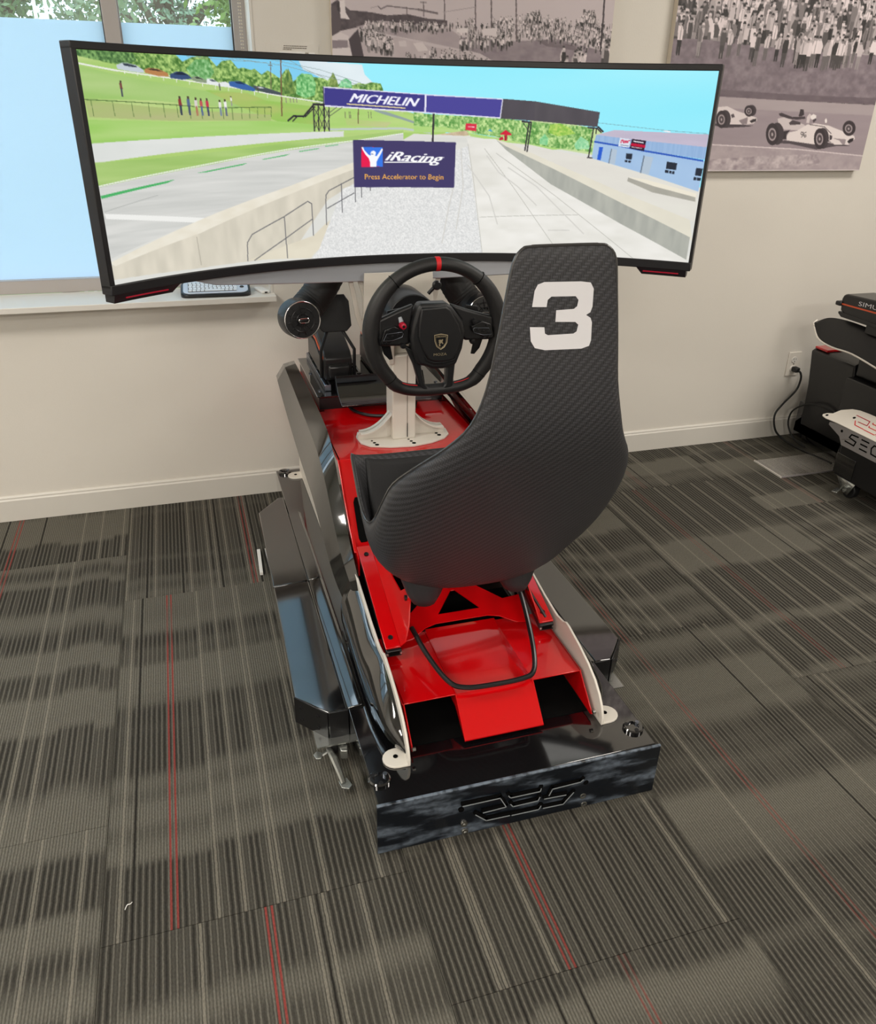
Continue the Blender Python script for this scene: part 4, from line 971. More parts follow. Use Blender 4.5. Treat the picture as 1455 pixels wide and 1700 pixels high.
PT = 1.95
def wall_print(name, x0, x1, z0, ops, label, w_, h_):
    t = thing(name, ((x0 + x1) / 2, WY, z0), label, 'picture')
    MB().box(x0, x1, 2.9765, WY - 0.001, z0, PT).build('canvas_frame', 'canvas_edge', t, smooth=None, bevel=0.0015)
    img = Canvas(w_, h_).run(ops)
    picture('print', img, lambda u, v: np.stack([x0 + u * (x1 - x0), np.full(u.shape, 2.976), PT - v * (PT - z0)], 1), canvas_mat, t)
wall_print('wall_picture', 0.556, 1.563, 1.206, POSTER_CROWD_OPS, 'black and white photograph print of a trackside crowd behind the monitor', 403, 298)
wall_print('wall_picture', 1.817, 2.797, 1.206, POSTER_CARS_OPS, 'black and white photograph print of two open wheel race cars', 392, 298)

# ------------------------------------------------------------------ curved monitor
MY, MR, MX = 2.23, 1.144, 0.585
def scr(arc_, z, d=0.0):
    """point on the screen cylinder: arc length, height, distance behind the glass"""
    a = arc_ / MR
    return Vector((MX + (MR + d) * math.sin(a), MY - MR + (MR + d) * math.cos(a), z))
mon = thing('curved_monitor', (MX, MY, 1.035), 'large curved ultrawide monitor showing a race track pit lane', 'monitor')
img = Canvas(1000, 290).run(SCREEN_OPS)
def scr_np(u, v):
    a = (-0.799 + u * 1.614) / MR
    return np.stack([0.585 + MR * np.sin(a), MY - MR + MR * np.cos(a), 1.5205 - v * 0.463], 1)
picture('screen', img, scr_np, screen_mat, mon)
def bent(zlo, zhi, a0, a1, d0, d1, n=40, b=None):
    b = b or MB()
    secs = []
    for i in range(n + 1):
        s_ = a0 + (a1 - a0) * i / n
        secs.append([scr(s_, zlo, d0), scr(s_, zhi, d0), scr(s_, zhi, d1), scr(s_, zlo, d1)])
    return b.loft(secs)
A0, A1 = -0.812, 0.8225
bent(1.5195, 1.5345, A0, A1, -0.004, 0.030).build('top_bezel', 'monitor_plastic', mon, bevel=0.002)
bent(1.036, 1.0585, A0, A1, -0.006, 0.030).build('bottom_bezel', 'monitor_plastic', mon, bevel=0.002)
bent(1.050, 1.525, A0, -0.7985, -0.004, 0.030, 2).build('side_bezel', 'monitor_plastic', mon, bevel=0.002)
bent(1.050, 1.525, 0.8145, A1, -0.004, 0.030, 2).build('side_bezel', 'monitor_plastic', mon, bevel=0.002)
bent(1.05, 1.53, -0.80, 0.805, 0.002, 0.022).build('panel_back', 'monitor_plastic', mon)
# silver rear housing that reaches below the glass
secs = []
for i in range(41):
    s_ = -0.61 + 1.27 * i / 40
    e = min(1, (i + 0.3) / 3, (40.3 - i) / 3)
    zl = 0.984 + 0.044 * (s_ / 0.62) ** 2 + 0.02 * (1 - e)
    secs.append([scr(s_, zl, 0.012), scr(s_, 1.50, 0.031), scr(s_, 1.46, 0.075), scr(s_, zl + 0.004, 0.075)])
MB().loft(secs).build('rear_housing', 'shell_silver', mon, bevel=0.003)
for a0, a1 in ((-0.806, -0.625), (0.675, 0.812)):
    sgn = -1 if a0 < 0 else 1
    secs = []
    for i in range(9):
        s_ = a0 + (a1 - a0) * i / 8; e = (i / 8 if sgn < 0 else 1 - i / 8)
        lo = 1.018 + (0.018 if e > 0.9 else 0.0)
        secs.append([scr(s_, lo, 0.0), scr(s_, 1.037, -0.005), scr(s_, 1.037, 0.03), scr(s_, lo, 0.03)])
    MB().loft(secs).build('corner_chin', 'monitor_plastic', mon, bevel=0.002)
    b0, b1 = (a0 + 0.03, a1 - 0.035) if sgn < 0 else (a0 + 0.02, a1 - 0.02)
    bent(1.0255, 1.0285, b0, b1, -0.0045, 0.004, 10).build('light_strip', 'accent_red', mon)
# arm that carries the monitor from the column
MB().box(MX - 0.10, MX + 0.10, 2.30, 2.325, 1.14, 1.34).build('mount_plate', 'satin_black', mon, bevel=0.004)
# ------------------------------------------------------------------ the racing simulator chassis
rig = thing('racing_simulator', (XC, 2.0, 0.0), 'black red and white racing simulator chassis standing in the middle of the carpet', 'racing simulator')
BT = 0.147                                   # top of the base slab
def both(fn):                                # a part on the left side and its mirror image
    for s in (1, -1):
        fn(lambda x: x if s == 1 else mir(x), s)

# base slab: glossy top deck, scuffed rear panel
scuff = bpy.data.materials.new('scuffed_black'); scuff.use_nodes = True
nt = scuff.node_tree; b = nt.nodes['Principled BSDF']
tc = nt.nodes.new('ShaderNodeTexCoord'); sp = nt.nodes.new('ShaderNodeSeparateXYZ'); nt.links.new(tc.outputs['Object'], sp.inputs[0])
x = Ex(nt, sp.outputs[0]); z = Ex(nt, sp.outputs[2])
n1 = fnoise(nt, x * 7.0, z * 26.0, 0.0, 1.0, 5.0); n2 = fnoise(nt, x * 60.0, z * 90.0, 4.0, 1.0, 4.0)
s_ = n1.step(0.46, 0.64) * (n2.step(0.3, 0.7) * 0.6 + 0.4)
edge = (z + (n2 - 0.5) * 0.004).step(0.1425, 0.1448)
nt.links.new(mixc(nt, (s_ * 0.75).max(edge * n2.step(0.3, 0.6) * 0.9), lin('0C1118'), lin('67727F')), b.inputs['Base Color'])
rr = s_ * 0.35 + 0.28
nt.links.new(rr.k, b.inputs['Roughness'])
MATS['scuffed_black'] = scuff

MB().box(0.254, mir(0.254), 1.1555, 2.872, 0.060, BT).build('base_slab', 'gloss_black', rig, bevel=0.002)
# rear panel with the sheet-metal letters cut through it
rear = MB().prism([(1.163, 0.004), (1.168, 0.004), (1.168, BT + 0.0005), (1.1632, BT + 0.0005), (1.1615, BT - 0.0012)], 0.251, mir(0.251) + 0.006, 'x', fn=lambda p: Vector((p.x, p.y - (0.008 + (p.x - 0.25) * 0.010), p.z))).build('rear_panel', 'scuffed_black', rig, bevel=0.0015)
def stroke(b, pts, w, y0, y1, x0, z0):
    """cut line drawn as a dark groove bar; pts in panel (x, z)"""
    for (xa, za), (xb, zb) in zip(pts[:-1], pts[1:]):
        d = Vector((xb - xa, zb - za)); L = d.length; d /= L; n = Vector((-d.y, d.x)) * w / 2; e = d * w * 0.35
        q = [Vector((xa, za)) - e + n, Vector((xb, zb)) + e + n, Vector((xb, zb)) + e - n, Vector((xa, za)) - e - n]
        b.prism([(x0 + p.x, z0 + p.y) for p in q], y0, y1, 'y')
mat('edge_zinc', '9AA0A4', 0.4, metal=0.2)
LOGO = [[(-.1464, .0293), (-.0605, .028), (-.0444, -.0036), (-.0982, -.0049)], [(-.1158, -.006), (-.0901, -.0314), (-.0347, -.0332)],
        [(-.041, .0289), (-.0356, .0213), (.0352, .0199), (.0364, .0279)], [(-.0345, .0012), (-.0282, -.0076), (.0319, -.0078), (.0353, .002)],
        [(-.0292, -.0344), (.0357, -.0362), (.0404, -.0268)], [(.0578, .0005), (.0647, .0181), (.1331, .0198), (.1398, .025)], [(.0472, -.0071), (.1003, -.0103)], [(.047, -.0359), (.0961, -.038), (.1189, -.0085)]]
for st in LOGO:
    g = MB(); stroke(g, st, 0.0085, 1.1462, 1.154, XC + 0.004, 0.0755); g.build('letter_groove', 'void_black', rear, smooth=None)
    g = MB(); stroke(g, [(a, c - 0.0050) for a, c in st], 0.0020, 1.1452, 1.153, XC + 0.004, 0.0755); g.build('letter_edge', 'edge_zinc', rear, smooth=None)
for hx, hz in ((-.1485, .0112), (-.1402, -.0359), (-.1374, -.0604), (.1492, .0062), (.1468, -.0368), (.1525, -.0643)):
    MB().lathe([(0.0032, -0.0015), (0.0038, 0.001), (0.0075, 0.001), (0.0088, -0.002), (0.0088, -0.004)] if hz < 0 else [(0, 0.001), (0.0065, 0.001), (0.0065, -0.004)], (XC + 0.004 + hx, 1.1495, 0.0755 + hz), (0, -1, 0), 14).build('bolt', 'steel' if hz < 0 else 'void_black', rear)

# round levelling caps on the base corners
def cap(px, py):
    t_ = MB().lathe([(0.0, 0.0), (0.024, 0.0), (0.024, 0.006), (0.021, 0.009), (0.014, 0.009), (0.012, 0.004), (0.0, 0.004)], (px, py, BT), (0, 0, 1), 24).build('levelling_cap', 'gloss_black', rig)
    for k in range(3):
        a = k * 2 * PI / 3 + 0.5
        MB().cyl((px + 0.016 * math.cos(a), py + 0.016 * math.sin(a), BT), (px + 0.016 * math.cos(a), py + 0.016 * math.sin(a), BT + 0.0100), 0.0050, n=10).build('cap_screw', 'aluminium' if k == 0 else 'dark_metal', t_)
for px, py in ((0.273, 1.223), (0.880, 1.215), (0.285, 2.845), (0.875, 2.845)): cap(px, py)

# side pods: two cover pieces each with a seam, end plates with screws
def pod(f, s):
    PZ = BT + 0.0015
    y0, y1, ys = 1.462, 2.636, 2.052
    def cover(ya, yb, plan):
        """plan: outline in (x,y); top bends up where it meets the chassis"""
        o = MB().prism([(f(a), c) for a, c in plan], 0.075, PZ, 'z', fn=lambda p: Vector((p.x, p.y, p.z - (0.0 if p.z < 0.1 else max(0.0, 0.252 - (p.x if s == 1 else mir(p.x))) * 0.055)))).build('pod_cover', 'gloss_black', rig, bevel=0.004, seg=3)
        return o
    cover(0, 0, [(0.252, y0), (0.205, y0), (0.137, 1.542), (0.1455, ys - 0.0012), (0.252, ys - 0.0012)])
    cover(0, 0, [(0.252, ys + 0.0012), (0.1455, ys + 0.0012), (0.154, 2.545), (0.232, y1), (0.252, y1)])
    # inner sill strip that steps up beside the fairing
    MB().prism([(f(0.252), 0.120), (f(0.252), PZ), (f(0.262), PZ + 0.004), (f(0.288), PZ + 0.006), (f(0.296), PZ - 0.003), (f(0.296), 0.120)], 1.462, ys - 0.0012, 'y').build('sill_strip', 'gloss_black', rig, bevel=0.002)
    MB().prism([(f(0.252), 0.120), (f(0.252), PZ), (f(0.262), PZ + 0.004), (f(0.288), PZ + 0.006), (f(0.296), PZ - 0.003), (f(0.296), 0.120)], ys + 0.0012, 2.50, 'y').build('sill_strip', 'gloss_black', rig, bevel=0.002)
    # rear end plate
    d = Vector((0.068, -0.080, 0)).normalized(); n = Vector((-0.080, -0.068, 0)).normalized()
    a = Vector((0.137, 1.542, 0)); e = Vector((0.205, 1.462, 0))
    pl = [a + n * 0.0005, e + n * 0.0005, e + n * 0.004, a + n * 0.004]
    ep = MB().prism([(f(p.x), p.y) for p in pl], 0.068, PZ - 0.001, 'z').build('end_plate', 'satin_black', rig, bevel=0.001)
    for u_, zz in ((0.22, 0.125), (0.72, 0.125), (0.22, 0.088), (0.72, 0.088)):
        p = a + (e - a) * u_ + n * 0.0035
        MB().lathe([(0.0, 0.003), (0.002, 0.0018), (0.0046, 0.002), (0.005, 0.0)], (f(p.x), p.y, zz), (n.x * s, n.y, 0), 12).build('screw', 'dark_metal', ep)
    MB().prism([(f(0.207), y0 - 0.003), (f(0.253), y0 - 0.003), (f(0.253), y0 + 0.001), (f(0.207), y0 + 0.001)], 0.068, PZ - 0.001, 'z').build('end_plate', 'satin_black', rig, bevel=0.001)
both(pod)

# casters with foot brakes under the pod ends
def caster(f, g, s):
    """g maps the rear caster's y to the front one"""
    q = lambda x_, y_, z_: (f(x_), g(y_), z_)
    w_ = MB().cyl(q(0.200, 1.487, 0.027), q(0.224, 1.487, 0.027), 0.0265, n=24).build('caster', 'rubber_black', rig, bevel=0.003)
    k = MB()
    for x_ in (0.193, 0.231):
        k.add([q(x_, 1.528, 0.066), q(x_, 1.440, 0.066), q(x_, 1.470, 0.016), q(x_, 1.502, 0.016)], [(0, 1, 2, 3)])
    k.add([q(0.170, 1.532, 0.067), q(0.254, 1.532, 0.067), q(0.254, 1.436, 0.067), q(0.170, 1.436, 0.067)], [(0, 1, 2, 3)])
    k.build('caster_fork', 'zinc', w_, smooth=None, solid=0.004)
    MB().cyl(q(0.186, 1.487, 0.027), q(0.238, 1.487, 0.027), 0.0065, n=10).build('axle', 'zinc', w_)
    if s == -1: return            # the far side's levers point inward, out of sight
    MB().tube([q(0.196, 1.452, 0.056), q(0.205, 1.415, 0.050), q(0.213, 1.378, 0.034), q(0.217, 1.356, 0.022)], [0.006, 0.0085, 0.0075, 0.006], 6, flat=0.5).build('brake_arm', 'zinc', w_, smooth=None)
    MB().prism([(f(0.206), g(1.366)), (f(0.228), g(1.372)), (f(0.236), g(1.346)), (f(0.226), g(1.336)), (f(0.210), g(1.344))], 0.016, 0.021, 'z').build('brake_pedal', 'zinc', w_, bevel=0.001)
    MB().tube([q(0.200, 1.440, 0.052), q(0.180, 1.432, 0.048)], 0.0055, 6, flat=0.6).build('release_arm', 'zinc', w_, smooth=None)
    MB().prism([(f(0.160), g(1.436)), (f(0.170), g(1.446)), (f(0.184), g(1.434)), (f(0.176), g(1.418)), (f(0.164), g(1.420))], 0.044, 0.051, 'z').build('release_pad', 'zinc', w_, bevel=0.001)
    MB().prism([(f(0.222), g(1.446)), (f(0.244), g(1.440)), (f(0.240), g(1.416)), (f(0.224), g(1.420))], 0.034, 0.060, 'z').build('brake_clip', 'zinc', w_, bevel=0.002)
def casters(f, s):
    caster(f, lambda y: y, s); caster(f, lambda y: 4.062 - y, s)
both(casters)

# white side plates on edge, with round foot tabs
def plate(f, s):
    x0, x1 = 0.342, 0.348
    prof = [(1.243, BT + 0.002), (1.243, 0.168), (1.253, 0.192), (1.272, 0.216), (1.30, 0.238), (1.34, 0.257), (1.40, 0.275), (1.452, 0.286), (1.47, 0.287), (1.485, 0.279), (1.52, 0.274), (1.60, 0.285), (1.80, 0.325), (2.0, 0.34), (2.72, 0.34), (2.80, 0.27), (2.835, 0.19), (2.835, BT + 0.002)]
    p = MB().prism(prof, f(x0), f(x1), 'x').build('side_plate', 'powder_white', rig, bevel=0.0012)
    for yc_, sy in ((1.272, 1), (2.805, -1)):
        pts = [(x1, yc_ - 0.028), (x1, yc_ + 0.030)] + [(0.326 + 0.030 * math.cos(math.radians(a)) - 0.004, yc_ + 0.001 + 0.0285 * math.sin(math.radians(a))) for a in range(90, 271, 20)]
        ft = MB().prism([(f(a), c) for a, c in pts], BT + 0.0003, BT + 0.0055, 'z').build('foot_tab', 'powder_white', p, bevel=0.001)
        MB().lathe([(0, 0), (0.0055, 0), (0.0055, 0.0012), (0, 0.0012)], (f(0.322), yc_ + 0.004, BT + 0.0052), (0, 0, 1), 14).build('bolt_hole', 'void_black', p)
    MB().cyl((f(0.357), 1.262, 0.176), (f(0.364), 1.262, 0.176), 0.0048, n=10).build('spacer', 'steel', p)
both(plate)

# black fairings: curved panels that sweep from high at the front to a tail
OUT = [(0.272, 2.74, 0.570), (0.272, 2.60, 0.538), (0.274, 2.45, 0.500), (0.277, 2.27, 0.460), (0.279, 2.16, 0.440), (0.281, 2.08, 0.424), (0.284, 2.00, 0.392), (0.290, 1.92, 0.332), (0.302, 1.85, 0.262), (0.322, 1.78, 0.212), (0.338, 1.73, 0.198)]
INN = [(0.338, 2.765, 0.612), (0.342, 2.62, 0.606), (0.345, 2.45, 0.600), (0.346, 2.26, 0.592), (0.346, 2.15, 0.582), (0.346, 2.075, 0.556), (0.346, 2.00, 0.492), (0.346, 1.92, 0.410), (0.346, 1.84, 0.358), (0.346, 1.77, 0.322), (0.347, 1.73, 0.290)]
def fairing(f, s):
    A = smoothpath(OUT, 4); B = smoothpath(INN, 4); secs = []
    for i, (a, c) in enumerate(zip(A, B)):
        t = i / (len(A) - 1); ridge = a.lerp(c, 0.62) + Vector((-0.012, 0, 0.010)) * (1 - t * 0.6)
        row = [Vector((c.x + 0.003, c.y, c.z - 0.035)), c, c.lerp(ridge, 0.5), ridge, ridge.lerp(a, 0.5), a, a + Vector((0.004, 0, -0.012)), a + Vector((0.03, 0, -0.03))]
        secs.append([(f(p.x), p.y, p.z) for p in row])
    MB().loft(secs, closed=False).build('side_fairing', 'gloss_black', rig, smooth=13, solid=0.003)
    # lower skirt along the plate with its boat-shaped tail
    TOP = [(0.346, 1.80, 0.300), (0.346, 1.68, 0.285), (0.346, 1.55, 0.262), (0.346, 1.46, 0.268), (0.346, 1.38, 0.252), (0.346, 1.31, 0.218), (0.3465, 1.265, 0.178)]
    LOW = [(0.305, 1.80, 0.165), (0.302, 1.68, 0.163), (0.300, 1.55, 0.162), (0.300, 1.46, 0.162), (0.304, 1.38, 0.163), (0.318, 1.31, 0.165), (0.344, 1.262, 0.166)]
    A = smoothpath(TOP, 4); B = smoothpath(LOW, 4); secs = []
    for i, (a, c) in enumerate(zip(A, B)):
        row = [a]
        for k in range(1, 8):
            t = k / 7; p = a.lerp(c, t); bul = math.sin(t * PI) * 0.016 * min(1, (len(A) - i) / 6)
            row.append(p + Vector((-bul, 0, bul * 0.4)))
        secs.append([(f(p.x), p.y, p.z) for p in row])
    MB().loft(secs, closed=False).build('lower_skirt', 'gloss_black', rig, smooth=60, solid=0.002)
both(fairing)

# red front body: flat deck, sloping rear face, side walls
DZ = 0.54
def half_shell():
    b = MB()
    X0, X1 = 0.352, mir(0.352)
    b.prism([(2.035, DZ), (2.87, DZ), (2.87, DZ - 0.30), (2.866, DZ - 0.30), (2.866, DZ - 0.004), (2.037, DZ - 0.004), (1.965, 0.455), (1.900, 0.395), (1.832, 0.352), (1.832, 0.356), (1.897, 0.400), (1.962, 0.461)], X0, X1, 'x')
    return b
half_shell().build('front_body', 'gloss_red', rig, bevel=0.0015)
def body_side(f, s):
    MB().prism([(2.87, 0.30), (2.87, DZ), (2.035, DZ), (1.962, 0.461), (1.897, 0.400), (1.80, 0.352), (1.80, 0.30)], f(0.3555), f(0.3595), 'x').build('body_side', 'gloss_red', rig)
    MB().prism([(f(a), c) for a, c in ((0.376, 1.853), (0.392, 1.853), (0.400, 1.863), (0.400, 1.945), (0.392, 1.955), (0.382, 1.955), (0.376, 1.945), (0.372, 1.863))], 0, 1, 'z',
               fn=lambda p: Vector((p.x, p.y, 0.3995 + (p.y - 1.895) * (0.93 if p.y > 1.895 else 0.70) + 0.0012 + (0.002 if p.z > 0.5 else 0)))).build('vent_slot', 'void_black', rig, smooth=None)
    MB().prism([(f(0.362), 2.43), (f(0.385), 2.43), (f(0.385), 2.438), (f(0.362), 2.438)], DZ + 0.0003, DZ + 0.0014, 'z').build('deck_slot', 'void_black', rig, smooth=None)
both(body_side)

# red seat carriers: strip with two screws, folded inner fin, black rail below
def carrier(f, s):
    def zt(y): return 0.268 + (y - 1.515) * 0.335
    y0, y1 = 1.512, 1.830
    secs = []
    for y in (y0, y1):
        z_ = zt(y)
        secs.append([(f(0.359), y, z_), (f(0.397), y, z_), (f(0.397), y, z_ - 0.004), (f(0.359), y, z_ - 0.004)])
    c = MB().loft(secs).build('seat_carrier', 'gloss_red', rig, bevel=0.001)
    fin = MB()
    q = [(1.512, 0.0), (1.500, 0.022), (1.510, 0.060), (1.545, 0.105), (1.575, 0.103), (1.600, 0.070), (1.66, 0.055), (1.74, 0.045), (1.83, 0.012), (1.83, 0.0)]
    def pt(y, h, off=0): return (f(0.397 + h * 0.30 + off), y, zt(y) + h)
    n = len(q)
    fin.add([pt(y, h) for y, h in q] + [pt(y, h, 0.003) for y, h in q], [tuple(range(n)), tuple(range(2 * n - 1, n - 1, -1))] + [(i, (i + 1) % n, n + (i + 1) % n, n + i) for i in range(n)])
    fin.build('carrier_fin', 'gloss_red', c)
    for y in (1.54, 1.80):
        MB().lathe([(0, 0.0025), (0.003, 0.002), (0.006, 0.003), (0.0065, 0.0)], (f(0.378), y, zt(y)), (0, -0.32, 0.95), 12).build('screw', 'dark_metal', c)
    r = MB().loft([[(f(0.360), y, zt(y) - 0.0045), (f(0.398), y, zt(y) - 0.0045), (f(0.398), y, zt(y) - 0.021), (f(0.360), y, zt(y) - 0.021)] for y in (1.506, 1.835)]).build('seat_rail', 'satin_black', rig, bevel=0.0015)
    MB().box(min(f(0.366), f(0.392)), max(f(0.366), f(0.392)), 1.5052, 1.5065, 0.248, 0.258).build('rail_slot', 'void_black', r, smooth=None)
    for dx in (0.362, 0.396):
        MB().cyl((f(dx), 1.504, 0.2525), (f(dx), 1.5075, 0.2525), 0.0028, n=8).build('rail_screw', 'steel', r)
both(carrier)

# red rear tray: side ledges, central chute, tail ramp, cross plate with cut-outs
LZ = 0.232
def ledge(f, s):
    b = MB()
    b.prism([(f(0.3565), 1.348), (f(0.483), 1.348), (f(0.483), 1.60), (f(0.3565), 1.60)], LZ - 0.003, LZ, 'z')
    b.build('tray_ledge', 'gloss_red', rig, bevel=0.0008)
    MB().prism([(1.348, LZ), (1.60, LZ), (1.60, 0.16), (1.36, 0.16), (1.275, 0.158), (1.268, 0.164)], f(0.3585), f(0.3615), 'x').build('tray_side_fin', 'gloss_red', rig, bevel=0.0006)
    MB().prism([(1.60, LZ + 0.001), (1.348, LZ + 0.001), (1.272, 0.160), (1.272, 0.157), (1.345, 0.200), (1.60, 0.186)], f(0.483), f(0.4855), 'x').build('chute_wall', 'gloss_red', rig)
both(ledge)
b = MB()
secs = [[(0.4855, y, z), (mir(0.4855), y, z), (mir(0.4855), y, z - 0.003), (0.4855, y, z - 0.003)] for y, z in ((1.603, 0.236), (1.52, 0.216), (1.42, 0.221), (1.352, 0.229), (1.335, 0.222), (1.272, 0.160))]
b.loft(secs).build('tail_ramp', 'gloss_red', rig, smooth=25)
# cross plate: tilted, drawn in plan and cut with triangles
def cross_z(y): return LZ + 0.018 + (y - 1.575) * 0.45
def cross_strip(name, plan):
    return MB().prism(plan, 0.0, 0.003, 'z', fn=lambda p: Vector((p.x, p.y, cross_z(p.y) + p.z))).build(name, 'gloss_red', rig)
L_, R_ = 0.402, mir(0.402)
# built of bars around three triangular openings
cp = rig
cross_strip('cross_plate', [(L_, 1.555), (0.440, 1.560), (0.480, 1.583), (0.510, 1.590), (mir(0.510), 1.590), (mir(0.480), 1.583), (mir(0.440), 1.560), (R_, 1.555), (R_, 1.612), (L_, 1.612)])
cross_strip('cross_bar', [(L_, 1.612), (0.522, 1.612), (0.574, 1.672), (0.574, 1.70), (0.545, 1.70), (0.455, 1.628), (L_, 1.632)])
cross_strip('cross_bar', [(R_, 1.612), (mir(0.522), 1.612), (mir(0.574), 1.672), (mir(0.574), 1.70), (mir(0.545), 1.70), (mir(0.455), 1.628), (R_, 1.632)])
cross_strip('cross_bar', [(0.574, 1.672), (mir(0.574), 1.672), (mir(0.52), 1.74), (0.52, 1.74)])
cross_strip('cross_bar', [(L_, 1.74), (R_, 1.74), (R_, 1.80), (L_, 1.80)])
MB().prism([(0.356, 1.30), (mir(0.356), 1.30), (mir(0.356), 1.86), (0.356, 1.86)], BT + 0.0004, BT + 0.0014, 'z').build('base_liner', 'void_black', rig, smooth=None)

# steering column post: white box column with curved gussets on a base plate
PX0, PX1, PY0, PY1 = 0.536, 0.606, 2.128, 2.205
post = MB().box(PX0, PX1, PY0, PY1, DZ + 0.005, 0.80).build('column_post', 'powder_white', rig, bevel=0.004)
MB().box(0.5795, 0.581, PY0 - 0.0006, PY0, DZ + 0.03, 0.80).build('post_seam', 'ink_grey', post, smooth=None)
MB().cyl((0.5802, PY0 - 0.0015, DZ + 0.012), (0.5802, PY0 - 0.0015, DZ + 0.055), 0.0012, n=8).build('cable_pin', 'void_black', post)
MB().box(PX0 - 0.010, PX0 + 0.006, PY0 - 0.002, PY1, 0.775, 0.90).build('post_sleeve', 'powder_white', post, bevel=0.002)
def gusset(f, s):
    xa = PX0
    cur = [(xa - t * 0.092, 0.622 - 0.055 * (1 - (1 - t) ** 2.2)) for t in [i / 8 for i in range(9)]]
    poly = cur + [(xa - 0.098, DZ + 0.020), (xa - 0.098, DZ + 0.005), (xa, DZ + 0.005)]
    ff = (lambda v: v) if s == 1 else (lambda v: PX0 + PX1 - v)
    MB().prism([(ff(a), c) for a, c in poly], PY0 + 0.030, PY0 + 0.036, 'y').build('gusset', 'powder_white', post)
    MB().prism([(ff(a), c) for a, c in cur + [(a, c - 0.004) for a, c in cur[::-1]]], PY0 + 0.010, PY0 + 0.050, 'y').build('gusset_flange', 'powder_white', post)
both(gusset)
bp_ = MB().prism([(0.447, 2.215), (0.436, 2.18), (0.440, 2.13), (0.462, 2.100), (0.520, 2.080), (0.585, 2.072), (0.645, 2.085), (0.690, 2.108), (0.712, 2.135), (0.716, 2.18), (0.704, 2.215)], DZ + 0.0003, DZ + 0.006, 'z').build('post_base', 'powder_white', rig, bevel=0.001)
for hx, hy in ((0.482, 2.102), (0.590, 2.088), (0.680, 2.130)):
    for k in range(3):
        MB().lathe([(0, 0), (0.0062 - 0.0015 * k, 0), (0.0062 - 0.0015 * k, 0.0008), (0, 0.0008)], (hx - 0.004 * k, hy + 0.016 * k, DZ + 0.006), (0, 0, 1), 12).build('bolt_hole', 'void_black', bp_)
# white upper bracket behind the wheel motor, cut-out upright on the left
MB().prism([(0.475, 0.885), (0.48, 1.012), (0.678, 1.012), (0.684, 0.885)], 2.215, 2.221, 'y').build('motor_bracket', 'powder_white', rig, bevel=0.001)
MB().box(PX0, PX1, PY0 + 0.02, 2.221, 0.80, 0.915).build('bracket_neck', 'powder_white', rig, bevel=0.003)
up_o = [(0.440, 1.02), (0.475, 1.02), (0.50, 0.95), (0.50, 0.84), (0.480, 0.83), (0.462, 0.88), (0.448, 0.96), (0.440, 1.0)]
up_i = [(0.455, 1.00), (0.468, 0.99), (0.482, 0.945), (0.484, 0.89), (0.480, 0.87), (0.472, 0.90), (0.463, 0.955), (0.456, 0.985)]
MB().ring(up_o, up_i, 2.26, 2.268, 'y').build('monitor_upright', 'powder_white', rig, bevel=0.001)
MB().ring([(mir(a), c) for a, c in up_o], [(mir(a), c) for a, c in up_i], 2.26, 2.268, 'y').build('monitor_upright', 'powder_white', rig, bevel=0.001)
MB().box(0.45, mir(0.45), 2.268, 2.30, 1.0, 1.03).build('monitor_crossbar', 'satin_black', rig, bevel=0.002)
MB().box(0.55, 0.62, 2.27, 2.30, 1.03, 1.24).build('monitor_riser', 'satin_black', rig, bevel=0.002)

# black pedal tray on the deck, two aluminium profile rails, front lip
tray = MB().prism([(0.366, 2.440), (0.374, 2.432), (mir(0.374), 2.432), (mir(0.366), 2.440), (mir(0.366), 2.87), (0.366, 2.87)], DZ + 0.044, DZ + 0.049, 'z').build('pedal_tray', 'gloss_black', rig, bevel=0.001)
MB().prism([(0.372, 2.445), (mir(0.372), 2.445), (mir(0.372), 2.865), (0.372, 2.865)], DZ + 0.0005, DZ + 0.0442, 'z').build('tray_box', 'satin_black', rig, smooth=None)
for px, py in ((0.382, 2.49), (0.382, 2.68), (mir(0.382), 2.49), (mir(0.382), 2.68)):
    MB().lathe([(0, 0.004), (0.003, 0.003), (0.0055, 0.003), (0.006, 0)], (px, py, DZ + 0.049), (0, 0, 1), 10).build('tray_screw', 'aluminium', tray)
lip = MB().prism([(2.372, DZ + 0.030), (2.440, DZ + 0.050), (2.478, DZ + 0.098), (2.474, DZ + 0.100), (2.436, DZ + 0.054), (2.371, DZ + 0.034)], 0.432, mir(0.432), 'x').build('heel_plate', 'gloss_black', rig, bevel=0.001)
MB().prism([(2.440, DZ + 0.049), (2.476, DZ + 0.096), (2.490, DZ + 0.096), (2.490, DZ + 0.049)], 0.434, 0.438, 'x').build('heel_bracket', 'satin_black', rig, smooth=None)
for px in (0.408, 0.530):
    r_ = MB().box(px - 0.011, px + 0.011, 2.478, 2.862, DZ + 0.0495, DZ + 0.0715).build('rail_profile', 'aluminium', rig, bevel=0.002)
    MB().box(px - 0.0035, px + 0.0035, 2.4775, 2.8625, DZ + 0.0710, DZ + 0.0722).build('rail_groove', 'void_black', r_, smooth=None)
    for yy in (2.56, 2.64, 2.74):
        MB().box(px - 0.008, px + 0.008, yy, yy + 0.014, DZ + 0.0725, DZ + 0.0775).build('rail_clamp', 'satin_black', r_, bevel=0.001)
MB().prism([(mir(0.352) + 0.004, 2.02), (mir(0.352) + 0.022, 2.02), (mir(0.352) + 0.022, 2.87), (mir(0.352) + 0.004, 2.87)], DZ + 0.01, DZ + 0.03, 'z').build('side_trim', 'satin_black', rig, smooth=None)
